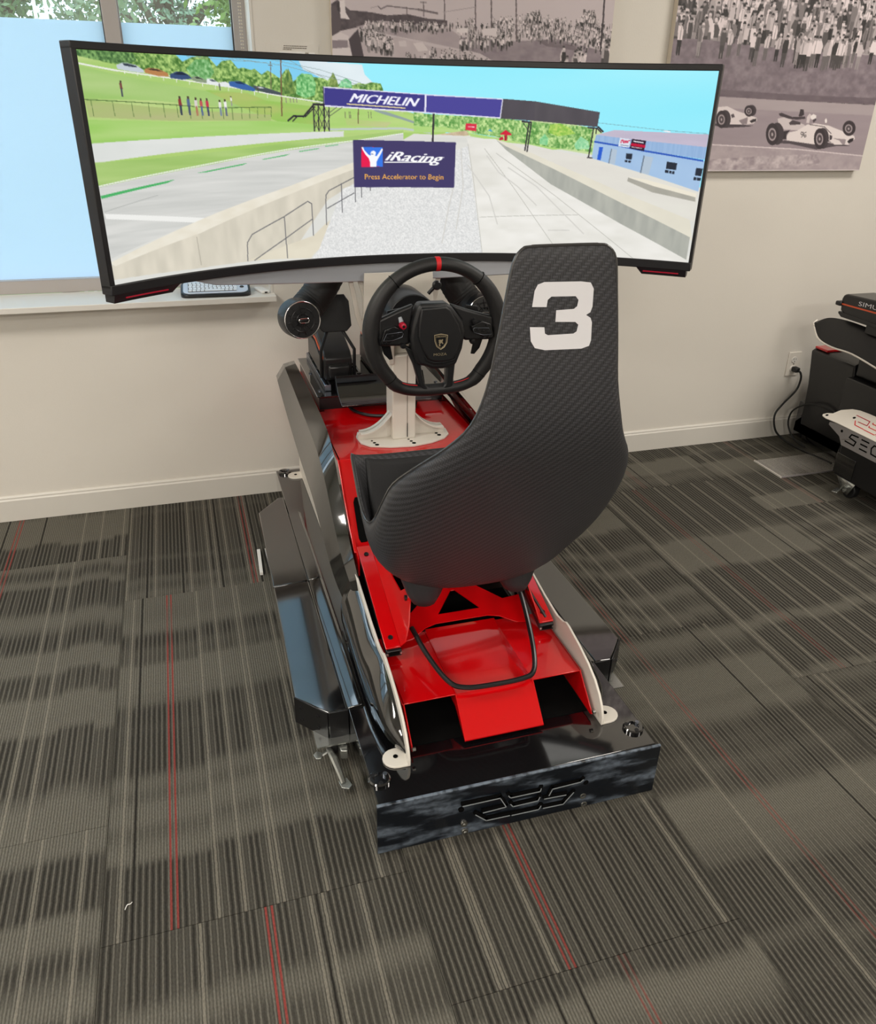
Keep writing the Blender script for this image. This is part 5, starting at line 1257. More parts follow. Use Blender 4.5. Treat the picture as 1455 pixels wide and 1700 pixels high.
# cable on the deck behind the column, belt-guide hoop behind the seat
MB().tube(smoothpath([(0.462, 2.462, DZ + 0.012), (0.475, 2.40, DZ + 0.006), (0.515, 2.345, DZ + 0.006), (0.58, 2.33, DZ + 0.006), (0.66, 2.36, DZ + 0.006), (0.70, 2.45, DZ + 0.012)], 6), 0.0052, 8).build('deck_cable', 'plastic_black', rig)
# ------------------------------------------------------------------ carbon bucket seat
carbon = bpy.data.materials.new('carbon_weave'); carbon.use_nodes = True
nt = carbon.node_tree; b = nt.nodes['Principled BSDF']
uvn = nt.nodes.new('ShaderNodeUVMap'); uvn.uv_map = 'weave'; sp = nt.nodes.new('ShaderNodeSeparateXYZ'); nt.links.new(uvn.outputs[0], sp.inputs[0])
u = Ex(nt, sp.outputs[0]) / 0.0046; v = Ex(nt, sp.outputs[1]) / 0.0046
cell_u = u.floor(); cell_v = v.floor()
over = ((cell_u + cell_v * 1.0).op('MODULO', 4.0)).lt(1.5)         # 2x2 twill
tow_u = (u.frac() - 0.5).abs(); tow_v = (v.frac() - 0.5).abs()
prof = (over * (tow_v * -2.0 + 1.0)) + ((over * -1.0 + 1.0) * (tow_u * -2.0 + 1.0))
big = fnoise(nt, u * 0.03, v * 0.03, 0.0, 1.0, 2.0)
fac = (prof * 0.55 + over * 0.45)
nt.links.new(mixc(nt, fac, lin('232325'), lin('454549')), b.inputs['Base Color'])
b.inputs['Roughness'].default_value = 0.5; b.inputs['Specular IOR Level'].default_value = 0.45
bp = nt.nodes.new('ShaderNodeBump'); bp.inputs['Strength'].default_value = 0.35; bp.inputs['Distance'].default_value = 0.0012
nt.links.new(fac.k, bp.inputs['Height']); nt.links.new(bp.outputs[0], b.inputs['Normal'])
MATS['carbon_weave'] = carbon

# centre (y, z), half width, rim (y, z)
ST = [((1.206, 1.246), 0.058, (1.206, 1.2455)), ((1.200, 1.240), 0.077, (1.201, 1.2375)), ((1.196, 1.222), 0.090, (1.199, 1.219)), ((1.192, 1.175), 0.098, (1.199, 1.172)),
    ((1.187, 1.09), 0.110, (1.199, 1.09)), ((1.183, 1.01), 0.123, (1.203, 1.01)), ((1.188, 0.94), 0.144, (1.215, 0.945)), ((1.208, 0.88), 0.175, (1.250, 0.892)),
    ((1.245, 0.815), 0.216, (1.300, 0.838)), ((1.292, 0.735), 0.246, (1.362, 0.778)), ((1.338, 0.655), 0.252, (1.425, 0.710)), ((1.385, 0.575), 0.254, (1.490, 0.640)),
    ((1.435, 0.497), 0.254, (1.555, 0.592)), ((1.485, 0.428), 0.254, (1.615, 0.578)), ((1.550, 0.403), 0.252, (1.675, 0.590)), ((1.630, 0.430), 0.249, (1.725, 0.615)),
    ((1.710, 0.505), 0.247, (1.765, 0.640)), ((1.765, 0.590), 0.245, (1.790, 0.652)), ((1.795, 0.648), 0.242, (1.802, 0.656))]
BUL=[0,0,0,0,0,0,0,.003,.009,.016,.024,.024,.018,.012,.006,0,0,0,0]
SQ=[.8]*8+[.8,.82,.86,.95,1.05,1.1,1.0,.9,.8,.8,.8]
RO=[1.25]*8+[1.3,1.3,1.35,1.4,1.4,1.4,1.4,1.5,1.6,1.7,1.7]
SXC = 0.590
seat = thing('racing_chair', (SXC, 1.6, 0.36), 'black carbon fibre bucket seat with a white number 3 on its back', 'seat')
NU, KV = 28, 3
cen = smoothpath([(0, a[0], a[1]) for a, w_, r_ in ST], KV); rim = smoothpath([(w_, r_[0], r_[1]) for a, w_, r_ in ST], KV)
form = smoothpath(list(zip(BUL, SQ, RO)), KV)
rows = []
for c, r, (bul, sq, ro) in zip(cen, rim, form):
    row = []
    for k in range(NU + 1):
        uu = -1 + 2 * k / NU; a = abs(uu); th = a * PI / 2
        sx = math.sin(th) ** sq if a > 0 else 0; so = (1 - math.cos(th)) ** ro
        row.append(Vector((SXC + math.copysign(r.x * sx + bul * math.sin(PI * a ** 1.5), uu), c.y + (r.y - c.y) * so, c.z + (r.z - c.z) * so)))
    rows.append(row)
b = MB(); b.loft(rows, closed=False)
off = Vector(seat['_o'])
me = bpy.data.meshes.new('shell')
me.from_pydata([tuple(Vector(p) - off) for p in b.v], [], b.f)
# weave coordinates: arc length across and along
uvl = me.uv_layers.new(name='weave')
al = [0.0]
for i in range(1, len(cen)): al.append(al[-1] + (cen[i] - cen[i - 1]).length)
UVP = []
for i, row in enumerate(rows):
    acc = [0.0]
    for k in range(1, NU + 1): acc.append(acc[-1] + (row[k] - row[k - 1]).length)
    mid = acc[NU // 2]
    UVP += [(a - mid + 5.0, al[i] + 5.0) for a in acc]
for l in me.loops: uvl.data[l.index].uv = UVP[l.vertex_index]
me.materials.append(carbon); me.shade_smooth()
shell = bpy.data.objects.new('shell', me); COL.objects.link(shell); shell.parent = seat; shell['_o'] = tuple(off)
md = shell.modifiers.new('thickness', 'SOLIDIFY'); md.thickness = 0.007; md.offset = -1.0
seat_bvh = BVHTree.FromPolygons([Vector(p) for p in b.v], b.f)
# which side is outside: rear faces must look toward -y
n_mid = seat_bvh.find_nearest(Vector((SXC, 1.18, 1.09)))[1]
if n_mid.y > 0: me.flip_normals()
rim_path = [rows[i][0] for i in range(2, len(rows))] + rows[-1][1:-1] + [rows[i][-1] for i in range(len(rows) - 1, 1, -1)] + rows[2][1:-1][::-1]
mat('edge_grey', '3C3B3B', 0.3, coat=0.4)
def sub(path, f_): return [path[i] for i in range(0, len(path), f_)]
MB().tube([p + Vector((0, 0.001, 0.001)) for p in rim_path], 0.0026, 6, closed=True).build('rim_edge', 'edge_grey', seat)
# padded liner inside the thigh area and low back
lin_rows = []
for i in range(len(rows) - 2, 14, -1):
    row = []
    c = cen[i]
    for k in range(4, NU - 3):
        p = rows[i][k]; ctr = Vector((SXC, 1.62, 0.85)); row.append(p + (ctr - p).normalized() * 0.020)
    lin_rows.append(row)
mat('pad_black', '18181A', 0.7, bump=(300, 0.3))
MB().loft(lin_rows, closed=False).build('pad', 'pad_black', seat, solid=0.012)
# the white 3: outline in the plane of the back, laid on the shell
THREE = [(-0.0518, 0.0213), (-0.0488, 0.0465), (-0.0438, 0.056), (-0.0326, 0.0597), (0.0319, 0.0581), (0.0501, 0.0556), (0.0565, 0.0454), (0.0567, 0.0166), (0.0537, 0.0076), (0.0461, 0.0036), (0.0548, -0.0016), (0.0581, -0.0092), (0.0592, -0.0392), (0.0561, -0.0484), (0.0421, -0.0521), (-0.025, -0.0504), (-0.0433, -0.0458), (-0.051, -0.0342), (-0.0539, -0.0109), (-0.0283, -0.0124), (-0.0266, -0.0228), (-0.0212, -0.0257), (0.025, -0.0258), (0.0307, -0.0225), (0.0328, -0.0115), (0.027, -0.0067), (-0.0092, -0.0047), (-0.009, 0.0141), (0.0227, 0.0147), (0.0283, 0.0187), (0.03, 0.0287), (0.0245, 0.035), (-0.0189, 0.0363), (-0.0251, 0.0313), (-0.0264, 0.02)]
from mathutils.geometry import tessellate_polygon
P3 = [Vector((0.585 + p[0], 0, 1.13 + p[1])) for p in THREE]
tris = [tuple(P3[i] for i in t) for t in tessellate_polygon([P3])]
for _ in range(3):
    tris = [q for a_, b_, c_ in tris for q in (lambda ab, bc, ca: ((a_, ab, ca), (ab, b_, bc), (ca, bc, c_), (ab, bc, ca)))((a_ + b_) / 2, (b_ + c_) / 2, (c_ + a_) / 2)]
bm = bmesh.new()
for t in tris: bm.faces.new([bm.verts.new(p) for p in t])
bmesh.ops.remove_doubles(bm, verts=bm.verts, dist=1e-5)
for vt in bm.verts:
    h = seat_bvh.ray_cast(Vector((vt.co.x, 0.9, vt.co.z)), Vector((0, 1, 0)))
    if h[0] is not None: vt.co = h[0] + Vector((0, -0.0009, 0))
    vt.co -= off
me3 = bpy.data.meshes.new('number'); bm.to_mesh(me3); bm.free(); me3.materials.append(MATS['decal_white'])
o3 = bpy.data.objects.new('number', me3); COL.objects.link(o3); o3.parent = seat; o3['label'] = 'white number 3'
# two moulded feet under the shell
def foot(x, f_):
    b = MB()
    secs = []
    for t, rx, ry in ((0.0, 0.066, 0.05), (0.35, 0.055, 0.046), (0.7, 0.042, 0.040), (0.92, 0.030, 0.030), (1.0, 0.012, 0.012)):
        c = Vector((x, 1.545, 0.470)).lerp(Vector((x - f_ * 0.004, 1.527, 0.372)), t)
        secs.append([c + Vector((rx * math.cos(a), ry * math.sin(a), 0)) for a in [2 * PI * k / 14 for k in range(14)]])
    b.loft(secs)
    o = b.build('seat_foot', 'carbon_plain', seat, smooth=80)
mat('carbon_plain', '29292C', 0.5, noise=(260, 0.35))
foot(0.462, 1); foot(mir(0.470), -1)
# bolts holding the seat to the carriers
for x_ in (0.425, mir(0.425)):
    MB().cyl((x_ - 0.006, 1.56, 0.372), (x_ + 0.006, 1.56, 0.372), 0.007, n=10).build('seat_bolt', 'satin_black', seat)
# black slider hoop below the seat
hoop = thing('slide_lever', (0.60, 1.45, 0.25), 'bent black tubular seat release lever hanging below the bucket seat', 'lever')
MB().tube(smoothpath([(0.705, 1.60, 0.395), (0.716, 1.545, 0.35), (0.708, 1.46, 0.305), (0.692, 1.385, 0.276), (0.674, 1.345, 0.258), (0.643, 1.336, 0.252), (0.575, 1.334, 0.252), (0.505, 1.338, 0.255), (0.470, 1.362, 0.262), (0.446, 1.45, 0.275), (0.432, 1.54, 0.295)], 6), 0.0062, 10).build('lever_tube', 'satin_black', hoop)
MB().tube([(0.722, 1.585, 0.385), (0.748, 1.535, 0.335), (0.772, 1.50, 0.29)], 0.0035, 8).build('gas_spring', 'satin_black', hoop)
MB().cyl((0.703, 1.61, 0.405), (0.708, 1.575, 0.375), 0.009, n=10).build('lever_clamp', 'satin_black', hoop)
# ------------------------------------------------------------------ steering wheel
WXC, WYC, WZC = 0.588, 1.885, 0.930
wheel = thing('steering_wheel', (WXC, WYC, WZC), 'black leather flat bottomed steering wheel with red top mark and gold crest', 'steering wheel')
def rim_at(a):
    """rim centre line, a measured from the top; flattened at the bottom"""
    R_ = 0.163; x_ = R_ * math.sin(a); z_ = R_ * math.cos(a)
    if z_ < -0.110:
        z_ = -0.110 - (0.161 - 0.110) * (1 - math.exp(-(-0.110 - z_) / 0.030))
    return Vector((x_ * 1.025, 0, z_))
N = 96
pts = [rim_at(2 * PI * i / N) for i in range(N)]
def rad(i):
    a = 2 * PI * i / N; c = math.cos(a)
    side = max(0, 1 - abs(abs(math.sin(a)) - 1) * 2.2)
    return 0.0165 + 0.0045 * side - 0.001 * (c < -0.8)
W = Vector((WXC, WYC, WZC))
MB().tube([W + p for p in pts], [rad(i) for i in range(N)], 14, closed=True, flat=1.0).build('rim', 'leather_black', wheel, smooth=80)
for a in (-0.70, 0.70, -2.35, 2.35):       # leather seams
    p = rim_at(a); t = (rim_at(a + 0.02) - rim_at(a - 0.02)).normalized()
    MB().tube([W + p - t * 0.0006, W + p + t * 0.0006], 0.0193 if abs(a) < 1 else 0.0187, 14).build('rim_seam', 'void_black', wheel)
MB().tube([W + rim_at(a) for a in (-0.034, -0.017, 0, 0.017, 0.034)], 0.0172, 14).build('centre_mark', 'mark_red', wheel, smooth=60)
MB().tube([W + rim_at(PI + a) + Vector((0, -0.0068, 0.0142)) for a in (-0.75, -0.6, -0.45, -0.3)], 0.0012, 6).build('stitching', 'mark_red', wheel)
MB().tube([W + rim_at(PI + a) + Vector((0, -0.0068, 0.0142)) for a in (0.3, 0.45, 0.6, 0.75)], 0.0012, 6).build('stitching', 'mark_red', wheel)
PAD = [(-0.0506, 0.0759), (0.0172, 0.0748), (0.0304, 0.0664), (0.0619, 0.0274), (0.0678, 0.0016), (0.0621, -0.0407), (0.0463, -0.0819), (0.0261, -0.0876), (0.0107, -0.0901), (-0.0172, -0.0885), (-0.0327, -0.0813), (-0.054, -0.0748), (-0.0693, -0.0351), (-0.0738, -0.0054), (-0.0714, 0.0175), (-0.0578, 0.0622)]
FACE = [(-0.049, 0.0664), (0.0143, 0.0680), (0.0255, 0.0598), (0.0488, 0.0222), (0.0579, -0.0077), (0.0497, -0.0399), (0.038, -0.0647), (0.0133, -0.069), (-0.0145, -0.0676), (-0.0298, -0.0605), (-0.0442, -0.0339), (-0.0555, -0.0009), (-0.0542, 0.0279)]
def plate_(name, poly, y0, y1, m, bev=0.002, dx=0.0, par=None):
    return MB().prism([(WXC + p[0] + dx, WZC + p[1]) for p in poly], WYC + y0, WYC + y1, 'y').build(name, m, par or wheel, bevel=bev, seg=3)
hub = plate_('hub_pad', PAD, -0.030, 0.012, 'plastic_black', 0.008)
plate_('hub_face', FACE, -0.036, -0.028, 'plastic_black', 0.005, 0.0, hub)
plate_('hub_trim', [(0.038, -0.0657), (0.0443, -0.058), (0.0413, -0.069), (0.0143, -0.0765), (-0.0155, -0.0745), (-0.0345, -0.0665), (-0.040, -0.052), (-0.0298, -0.0615), (-0.0145, -0.0686), (0.0133, -0.070)], -0.033, -0.026, 'dark_metal', 0.001, 0, hub)
plate_('side_spoke', [(-0.150, 0.0375), (-0.0988, 0.0587), (-0.0608, 0.0716), (-0.0684, 0.0146), (-0.0703, -0.0257), (-0.0902, -0.0308), (-0.150, -0.027)], -0.010, 0.010, 'plastic_black', 0.006)
plate_('side_spoke', [(0.148, 0.0307), (0.0764, 0.0523), (0.0322, 0.068), (0.0599, 0.0274), (0.0634, -0.0141), (0.0741, -0.0265), (0.150, -0.0282)], -0.010, 0.010, 'plastic_black', 0.006)
BO = [(-0.0843, -0.0282), (-0.0601, -0.0804), (-0.0454, -0.1334), (-0.0244, -0.1595), (0.0268, -0.1609), (0.0442, -0.1404), (0.0492, -0.0805)]
BI = [(-0.0640, -0.0600), (-0.0418, -0.0832), (-0.0321, -0.1282), (-0.0226, -0.1414), (0.0189, -0.1429), (0.0247, -0.1388), (0.0259, -0.0800)]
leg = [BO[0], BO[1], BO[2], BO[3], BO[4], BO[5], BO[6], (0.0259, -0.0800), (0.0247, -0.1348), (0.0179, -0.1419), (-0.0226, -0.1414), (-0.0321, -0.1282), (-0.0418, -0.0832), (-0.060, -0.04)]
plate_('lower_spoke', leg, -0.014, 0.008, 'plastic_black', 0.004)
CL = [(-0.1461, -0.0127), (-0.137, 0.0155), (-0.1136, 0.0241), (-0.0857, 0.0125), (-0.0902, -0.0017), (-0.1197, -0.0143), (-0.1433, -0.0215)]
for sg in (1, -1):
    poly = [(p[0] * sg, p[1]) for p in CL]
    k = plate_('button_cluster', poly, -0.022, -0.008, 'satin_black', 0.002)
    fr_ = [(-0.1405, -0.0105), (-0.1320, 0.0060), (-0.0935, 0.0085), (-0.0905, 0.0045), (-0.0935, -0.0035), (-0.1180, -0.0110)]
    MB().tube([(WXC + p[0] * sg, WYC - 0.0225, WZC + p[1]) for p in fr_], 0.0006, 6, closed=True).build('cluster_trim', 'aluminium', k)
    for bx, bz in ((-0.131, -0.0045), (-0.117, -0.001), (-0.1035, 0.0022), (-0.1265, 0.0125), (-0.134, -0.0165), (-0.122, -0.0175)):
        MB().lathe([(0, 0.0035), (0.003, 0.003), (0.0036, 0)], (WXC + bx * sg, WYC - 0.0215, WZC + bz), (0, -1, 0), 10).build('button', 'dark_metal', k)
    MB().lathe([(0, 0.014), (0.006, 0.013), (0.0075, 0.008), (0.0065, 0.0)], (WXC - 0.0905 * sg, WYC - 0.012, WZC - 0.0262), (0, -1, 0), 14).build('rotary_knob', 'satin_black', wheel)
d = MB().lathe([(0.0035, 0.021), (0.0072, 0.020), (0.0085, 0.014), (0.0085, 0.004), (0.006, 0.0)], (WXC - 0.092, WYC - 0.012, WZC + 0.0244), (0, -1, 0), 10).build('red_dial', 'accent_red', wheel, smooth=None)
MB().lathe([(0, 0.022), (0.0035, 0.0218), (0.0035, 0.016)], (WXC - 0.092, WYC - 0.012, WZC + 0.0244), (0, -1, 0), 10).build('dial_cap', 'satin_black', d)
MB().tube([(WXC - 0.096, WYC - 0.010, WZC + 0.0420), (WXC - 0.0935, WYC - 0.016, WZC + 0.031)], [0.0045, 0.006], 8).build('dial_stalk', 'shell_silver', wheel)
MB().lathe([(0, 0.011), (0.006, 0.010), (0.0068, 0.0)], (WXC + 0.0945, WYC - 0.014, WZC + 0.0225), (0, -1, 0), 12).build('rotary_knob', 'dark_metal', wheel)
for sg in (1, -1):
    MB().prism([(WXC + a * sg, WZC + c) for a, c in ((0.085, 0.055), (0.118, 0.050), (0.136, -0.034), (0.128, -0.058), (0.114, -0.074), (0.1045, -0.0725), (0.112, -0.0318), (0.09, 0.02))], WYC + 0.026, WYC + 0.031, 'y').build('shift_paddle', 'satin_black', wheel, bevel=0.001)
# crest: gold outline shield with a small charging figure, lettering below
SH0 = [(-0.0165, -0.0013), (0.0034, 0.0014), (0.0235, -0.0032), (0.0216, -0.0241), (0.0141, -0.0366), (0.0033, -0.0434), (-0.0089, -0.0341), (-0.0146, -0.019)]
SH = [(p[0] * 0.86 + 0.0005, (p[1] + 0.019) * 0.86 - 0.0155) for p in SH0]
crest = MB().prism([(WXC + p[0] - 0.002, WZC + p[1]) for p in SH], WYC - 0.0374, WYC - 0.0358, 'y').build('crest', 'satin_black', wheel, smooth=None)
MB().tube([(WXC + p[0] - 0.002, WYC - 0.0376, WZC + p[1]) for p in SH], 0.0010, 6, closed=True).build('crest_outline', 'gold', crest)
inner = [(0.0035 + (p[0] - 0.0035) * 0.82, -0.0185 + (p[1] + 0.0185) * 0.84) for p in SH]
MB().tube([(WXC + p[0] - 0.002, WYC - 0.0376, WZC + p[1]) for p in inner], 0.0004, 4, closed=True).build('crest_outline', 'gold', crest)
letters('crest_lettering', 'LAMBORGHINI', (WXC - 0.0125, WYC - 0.0376, WZC - 0.0062), (0.028, 0, 0), (0, 0, 0.0036), 'gold', crest, 0, 0.01, (0, -1, 0))
bull = [(-0.006, -0.0150), (-0.001, -0.0130), (0.003, -0.0145), (0.007, -0.0125), (0.0085, -0.0155), (0.006, -0.018), (0.0072, -0.022), (0.0095, -0.025), (0.0065, -0.0265), (0.0045, -0.023), (0.001, -0.0235), (-0.001, -0.028), (0.0015, -0.032), (-0.003, -0.033), (-0.0045, -0.028), (-0.003, -0.0235), (-0.0052, -0.0205), (-0.0035, -0.0175)]
MB().prism([(WXC + p[0] * 0.86, WZC + (p[1] + 0.019) * 0.86 - 0.0165) for p in bull], WYC - 0.0380, WYC - 0.0373, 'y').build('crest_bull', 'gold', crest, smooth=None)
letters('wheel_lettering', 'MOZA', (WXC - 0.0165, WYC - 0.0366, WZC - 0.0520), (0.034, 0, 0), (0, 0, 0.0064), 'gold', hub, 0, 0.0, (0, -1, 0))

# ------------------------------------------------------------------ wheel motor behind it
mot = thing('wheel_motor', (WXC, 2.05, 0.93), 'round black direct drive motor behind the steering wheel', 'motor')
MB().lathe([(0.0, -0.018), (0.028, -0.018), (0.038, -0.006), (0.038, 0.0), (0.066, 0.0), (0.068, 0.004), (0.068, 0.13), (0.0, 0.13)], (WXC - 0.012, 2.052, 0.918), (0, 1, 0), 40).build('motor_body', 'satin_black', mot, bevel=0.001)
MB().cyl((WXC, WYC + 0.01, 0.932), (WXC - 0.010, 2.04, 0.922), 0.028, n=20).build('drive_shaft', 'satin_black', mot)
MB().lathe([(0.030, 0.0), (0.042, 0.0), (0.042, 0.02), (0.030, 0.02)], (WXC, WYC + 0.035, 0.934), (0, 1, 0), 28).build('quick_release', 'dark_metal', mot)
MB().prism([(0.505, 0.88), (0.52, 0.90), (0.66, 0.90), (0.67, 0.88), (0.66, 0.862), (0.515, 0.862)], 2.07, 2.20, 'y').build('motor_cradle', 'satin_black', mot, bevel=0.003)
MB().tube([(WXC + 0.030, 2.056, 0.985), (WXC + 0.046, 2.050, 1.004)], 0.005, 8).build('lever_arm', 'satin_black', mot)
MB().lathe([(0.0, 0.0), (0.010, 0.0), (0.0125, 0.004), (0.0125, 0.010), (0.009, 0.013), (0.0, 0.013)], (WXC + 0.050, 2.052, 1.008), (0, -1, 0), 16).build('lever_knob', 'satin_black', mot)

# ------------------------------------------------------------------ air vents on hoses either side
def vent(px, pz, ang, label, hose):
    t = thing('air_vent', (px, 2.27, pz), label, 'air vent', 'air vents either side of the wheel')
    R = Matrix.Rotation(ang, 3, 'Z') @ Matrix.Rotation(math.radians(-6), 3, 'X')
    fwd = R @ Vector((0, -1, 0)); c = Vector((px, 2.255, pz))
    MB().lathe([(0.049, 0.0), (0.053, -0.003), (0.055, -0.012), (0.056, -0.06), (0.050, -0.085), (0.0, -0.085)], c, fwd, 36).build('vent_housing', 'plastic_black', t)
    MB().lathe([(0.0, -0.022), (0.048, -0.022), (0.0485, -0.001), (0.047, 0.0), (0.0455, -0.002), (0.0455, -0.018), (0.0, -0.018)], c, fwd, 36).build('vent_bowl', 'void_black', t)
    ringp = [c + R @ Vector((0.0510 * math.cos(a), -0.001, 0.0510 * math.sin(a))) for a in [2 * PI * i / 40 for i in range(40)]]
    MB().tube(ringp, 0.0017, 8, closed=True).build('chrome_ring', 'chrome', t)
    for i in range(12):
        a = 2 * PI * i / 12 + 0.1
        MB().add([c + R @ Vector((r_ * math.cos(a + da), -0.004 + y_, r_ * math.sin(a + da))) for r_, da, y_ in ((0.012, 0, 0.0), (0.043, 0.06, 0.0), (0.043, 0.0, 0.014), (0.012, -0.06, 0.014))], [(0, 1, 2, 3)]).build('vane', 'plastic_black', t, solid=0.0015)
    for rr in (0.018, 0.033):
        MB().tube([c + R @ Vector((rr * math.cos(a), -0.006, rr * math.sin(a))) for a in [2 * PI * i / 28 for i in range(28)]], 0.0013, 6, closed=True).build('vane_ring', 'satin_black', t)
    kn = MB().obox(c + R @ Vector((0, -0.010, 0)), (0.026, 0.012, 0.013), R).build('vent_knob', 'dark_metal', t, bevel=0.005, seg=3)
    kp = [c + R @ Vector((x_, -0.016, z_)) for x_, z_ in ([(0.0085 + 0.0060 * math.cos(a), 0.0060 * math.sin(a)) for a in [-PI / 2 + PI * i / 6 for i in range(7)]] + [(-0.0085 - 0.0060 * math.cos(a), -0.0060 * math.sin(a)) for a in [-PI / 2 + PI * i / 6 for i in range(7)]])]
    MB().tube(kp, 0.0011, 6, closed=True).build('knob_trim', 'chrome', kn)
    hp = smoothpath(hose, 10)
    n = len(hp)
    MB().tube(hp, [0.047 + 0.0012 * ((i // 1) % 2) * (0 if i < n * 0.08 else 1) for i in range(n)], 22).build('vent_hose', 'rubber_black', t, smooth=25)
vent(0.308, 0.883, math.radians(8), 'black round air vent with chrome ring left of the steering wheel', [(0.316, 2.325, 0.883), (0.338, 2.37, 0.890), (0.378, 2.385, 0.93), (0.418, 2.38, 1.0), (0.445, 2.36, 1.08)])
vent(0.858, 0.872, math.radians(-6), 'black round air vent with chrome ring right of the steering wheel', [(0.850, 2.325, 0.872), (0.832, 2.36, 0.892), (0.800, 2.375, 0.94), (0.775, 2.38, 1.0), (0.76, 2.36, 1.08)])

# ------------------------------------------------------------------ pedals: wedge body with orange stripe, arms, octagonal foot plate
def pedal(px, y0, z0, label):
    t = thing('pedal', (px, y0, z0), label, 'pedal', 'simulator pedals')
    wd = 0.045
    prof = [(y0 + 0.0, 0.0), (y0 - 0.004, 0.072), (y0 + 0.015, 0.092), (y0 + 0.17, 0.132), (y0 + 0.30, 0.120), (y0 + 0.33, 0.07), (y0 + 0.33, 0.0)]
    body = MB().prism([(a, z0 + c) for a, c in prof], px - wd, px + wd, 'x').build('pedal_body', 'plastic_black', t, bevel=0.004)
    MB().prism([(a, z0 + c) for a, c in ((y0 + 0.03, 0.006), (y0 + 0.02, 0.06), (y0 + 0.16, 0.09), (y0 + 0.30, 0.086), (y0 + 0.31, 0.01))], px - wd - 0.006, px + wd + 0.006, 'x').build('side_cover', 'dark_metal', body, bevel=0.002)
    for sg in (-1, 1):
        MB().prism([(y0 + 0.022, z0 + 0.066), (y0 + 0.16, z0 + 0.096), (y0 + 0.30, z0 + 0.092), (y0 + 0.30, z0 + 0.098), (y0 + 0.16, z0 + 0.103), (y0 + 0.022, z0 + 0.073)], px + sg * wd, px + sg * (wd + 0.003), 'x').build('stripe', 'orange', body, smooth=None)
        ap = [(px + sg * (wd + 0.010), y0 + 0.01, z0 + 0.008), (px + sg * (wd + 0.010), y0 + 0.0, z0 + 0.10), (px + sg * 0.022, y0 + 0.045, z0 + 0.160)]
        MB().tube(ap, 0.0055, 8).build('pedal_arm', 'dark_metal', t)
    oc = [(0.038, -0.055), (0.055, -0.038), (0.052, 0.04), (0.038, 0.062), (-0.038, 0.062), (-0.052, 0.04), (-0.055, -0.038), (-0.038, -0.055)]
    Rt = Matrix.Rotation(math.radians(-14), 3, 'X'); c = Vector((px, y0 + 0.045, z0 + 0.205))
    MB().prism(oc, -0.004, 0.004, 'y', fn=lambda p: c + Rt @ p).build('foot_plate', 'satin_black', t, bevel=0.002)
    MB().prism([(y0, z0 + 0.01), (y0 + 0.0, z0 + 0.06), (y0 - 0.018, z0 + 0.05), (y0 - 0.02, z0 + 0.01)], px - 0.035, px + 0.035, 'x').build('pedal_nose', 'satin_black', body, bevel=0.006)
pedal(0.452, 2.52, DZ + 0.0725, 'black pedal with octagonal foot plate and orange stripe left of the steering column')
pedal(0.640, 2.52, DZ + 0.0500, 'black pedal with orange stripe right of the steering column')
# ------------------------------------------------------------------ second simulator at the right edge
rig2 = thing('racing_simulator', (2.95, 1.9, 0.0), 'second black simulator with white and grey side panels at the right edge', 'racing simulator')
SX = 2.50
MB().prism([(SX, 0.6), (SX, 2.395), (SX + 0.085, 2.475), (3.36, 2.475), (3.44, 2.395), (3.44, 0.6)], 0.085, 0.232, 'z').build('base_pod', 'satin_black', rig2, bevel=0.003)
MB().box(SX + 0.235, 3.32, 0.9, 2.93, 0.03, 0.20).build('base_slab', 'gloss_black', rig2, bevel=0.003)
MB().prism([(SX - 0.003, 2.300), (SX - 0.003, 2.402), (SX + 0.085, 2.482), (SX + 0.17, 2.482), (SX + 0.17, 2.3)], 0.095, 0.18, 'z').build('front_end_plate', 'gloss_black', rig2, bevel=0.001)
# grey vertical panel and white sloping panel
gp = MB().prism([(0.6, 0.216), (2.392, 0.216), (2.412, 0.246), (2.482, 0.272), (2.480, 0.284), (2.44, 0.291), (0.6, 0.291)], SX - 0.007, SX - 0.002, 'x').build('grey_panel', 'panel_grey' if 'panel_grey' in MATS else mat('panel_grey', '8E8A8A', 0.45), rig2, bevel=0.001)
MB().prism([(2.396, 0.240), (2.338, 0.262), (2.336, 0.260), (2.395, 0.2385)], SX - 0.0075, SX - 0.006, 'x').build('panel_seam', 'ink_grey', gp, smooth=None)
SL = 0.42
def slope(p):   # panel coordinates: x = distance inward, y, z = proud
    n = Vector((-SL, 0, 1)).normalized()
    return Vector((SX - 0.008 + p.x, p.y, 0.292 + p.x * SL)) + n * p.z
wp = MB().prism([(0, 0.6), (0, 2.436), (-0.004, 2.50), (0.0, 2.524), (0.008, 2.532), (0.022, 2.525), (0.034, 2.505), (0.066, 2.50), (0.094, 2.47), (0.104, 2.44), (0.108, 2.39), (0.108, 0.6)], 0.0, 0.004, 'z', fn=slope).build('white_panel', 'powder_white', rig2, bevel=0.001)
def sl_stroke(b, pts, w_):
    for (ya, ua), (yb, ub) in zip(pts[:-1], pts[1:]):
        d = Vector((ub - ua, yb - ya)); L = d.length; d /= L; n = Vector((-d.y, d.x)) * w_ / 2; e = d * w_ * 0.3
        q = [Vector((ua, ya)) - e + n, Vector((ub, yb)) + e + n, Vector((ub, yb)) + e - n, Vector((ua, ya)) - e - n]
        b.prism([(p.x, p.y) for p in q], 0.0042, 0.0048, 'z', fn=slope)
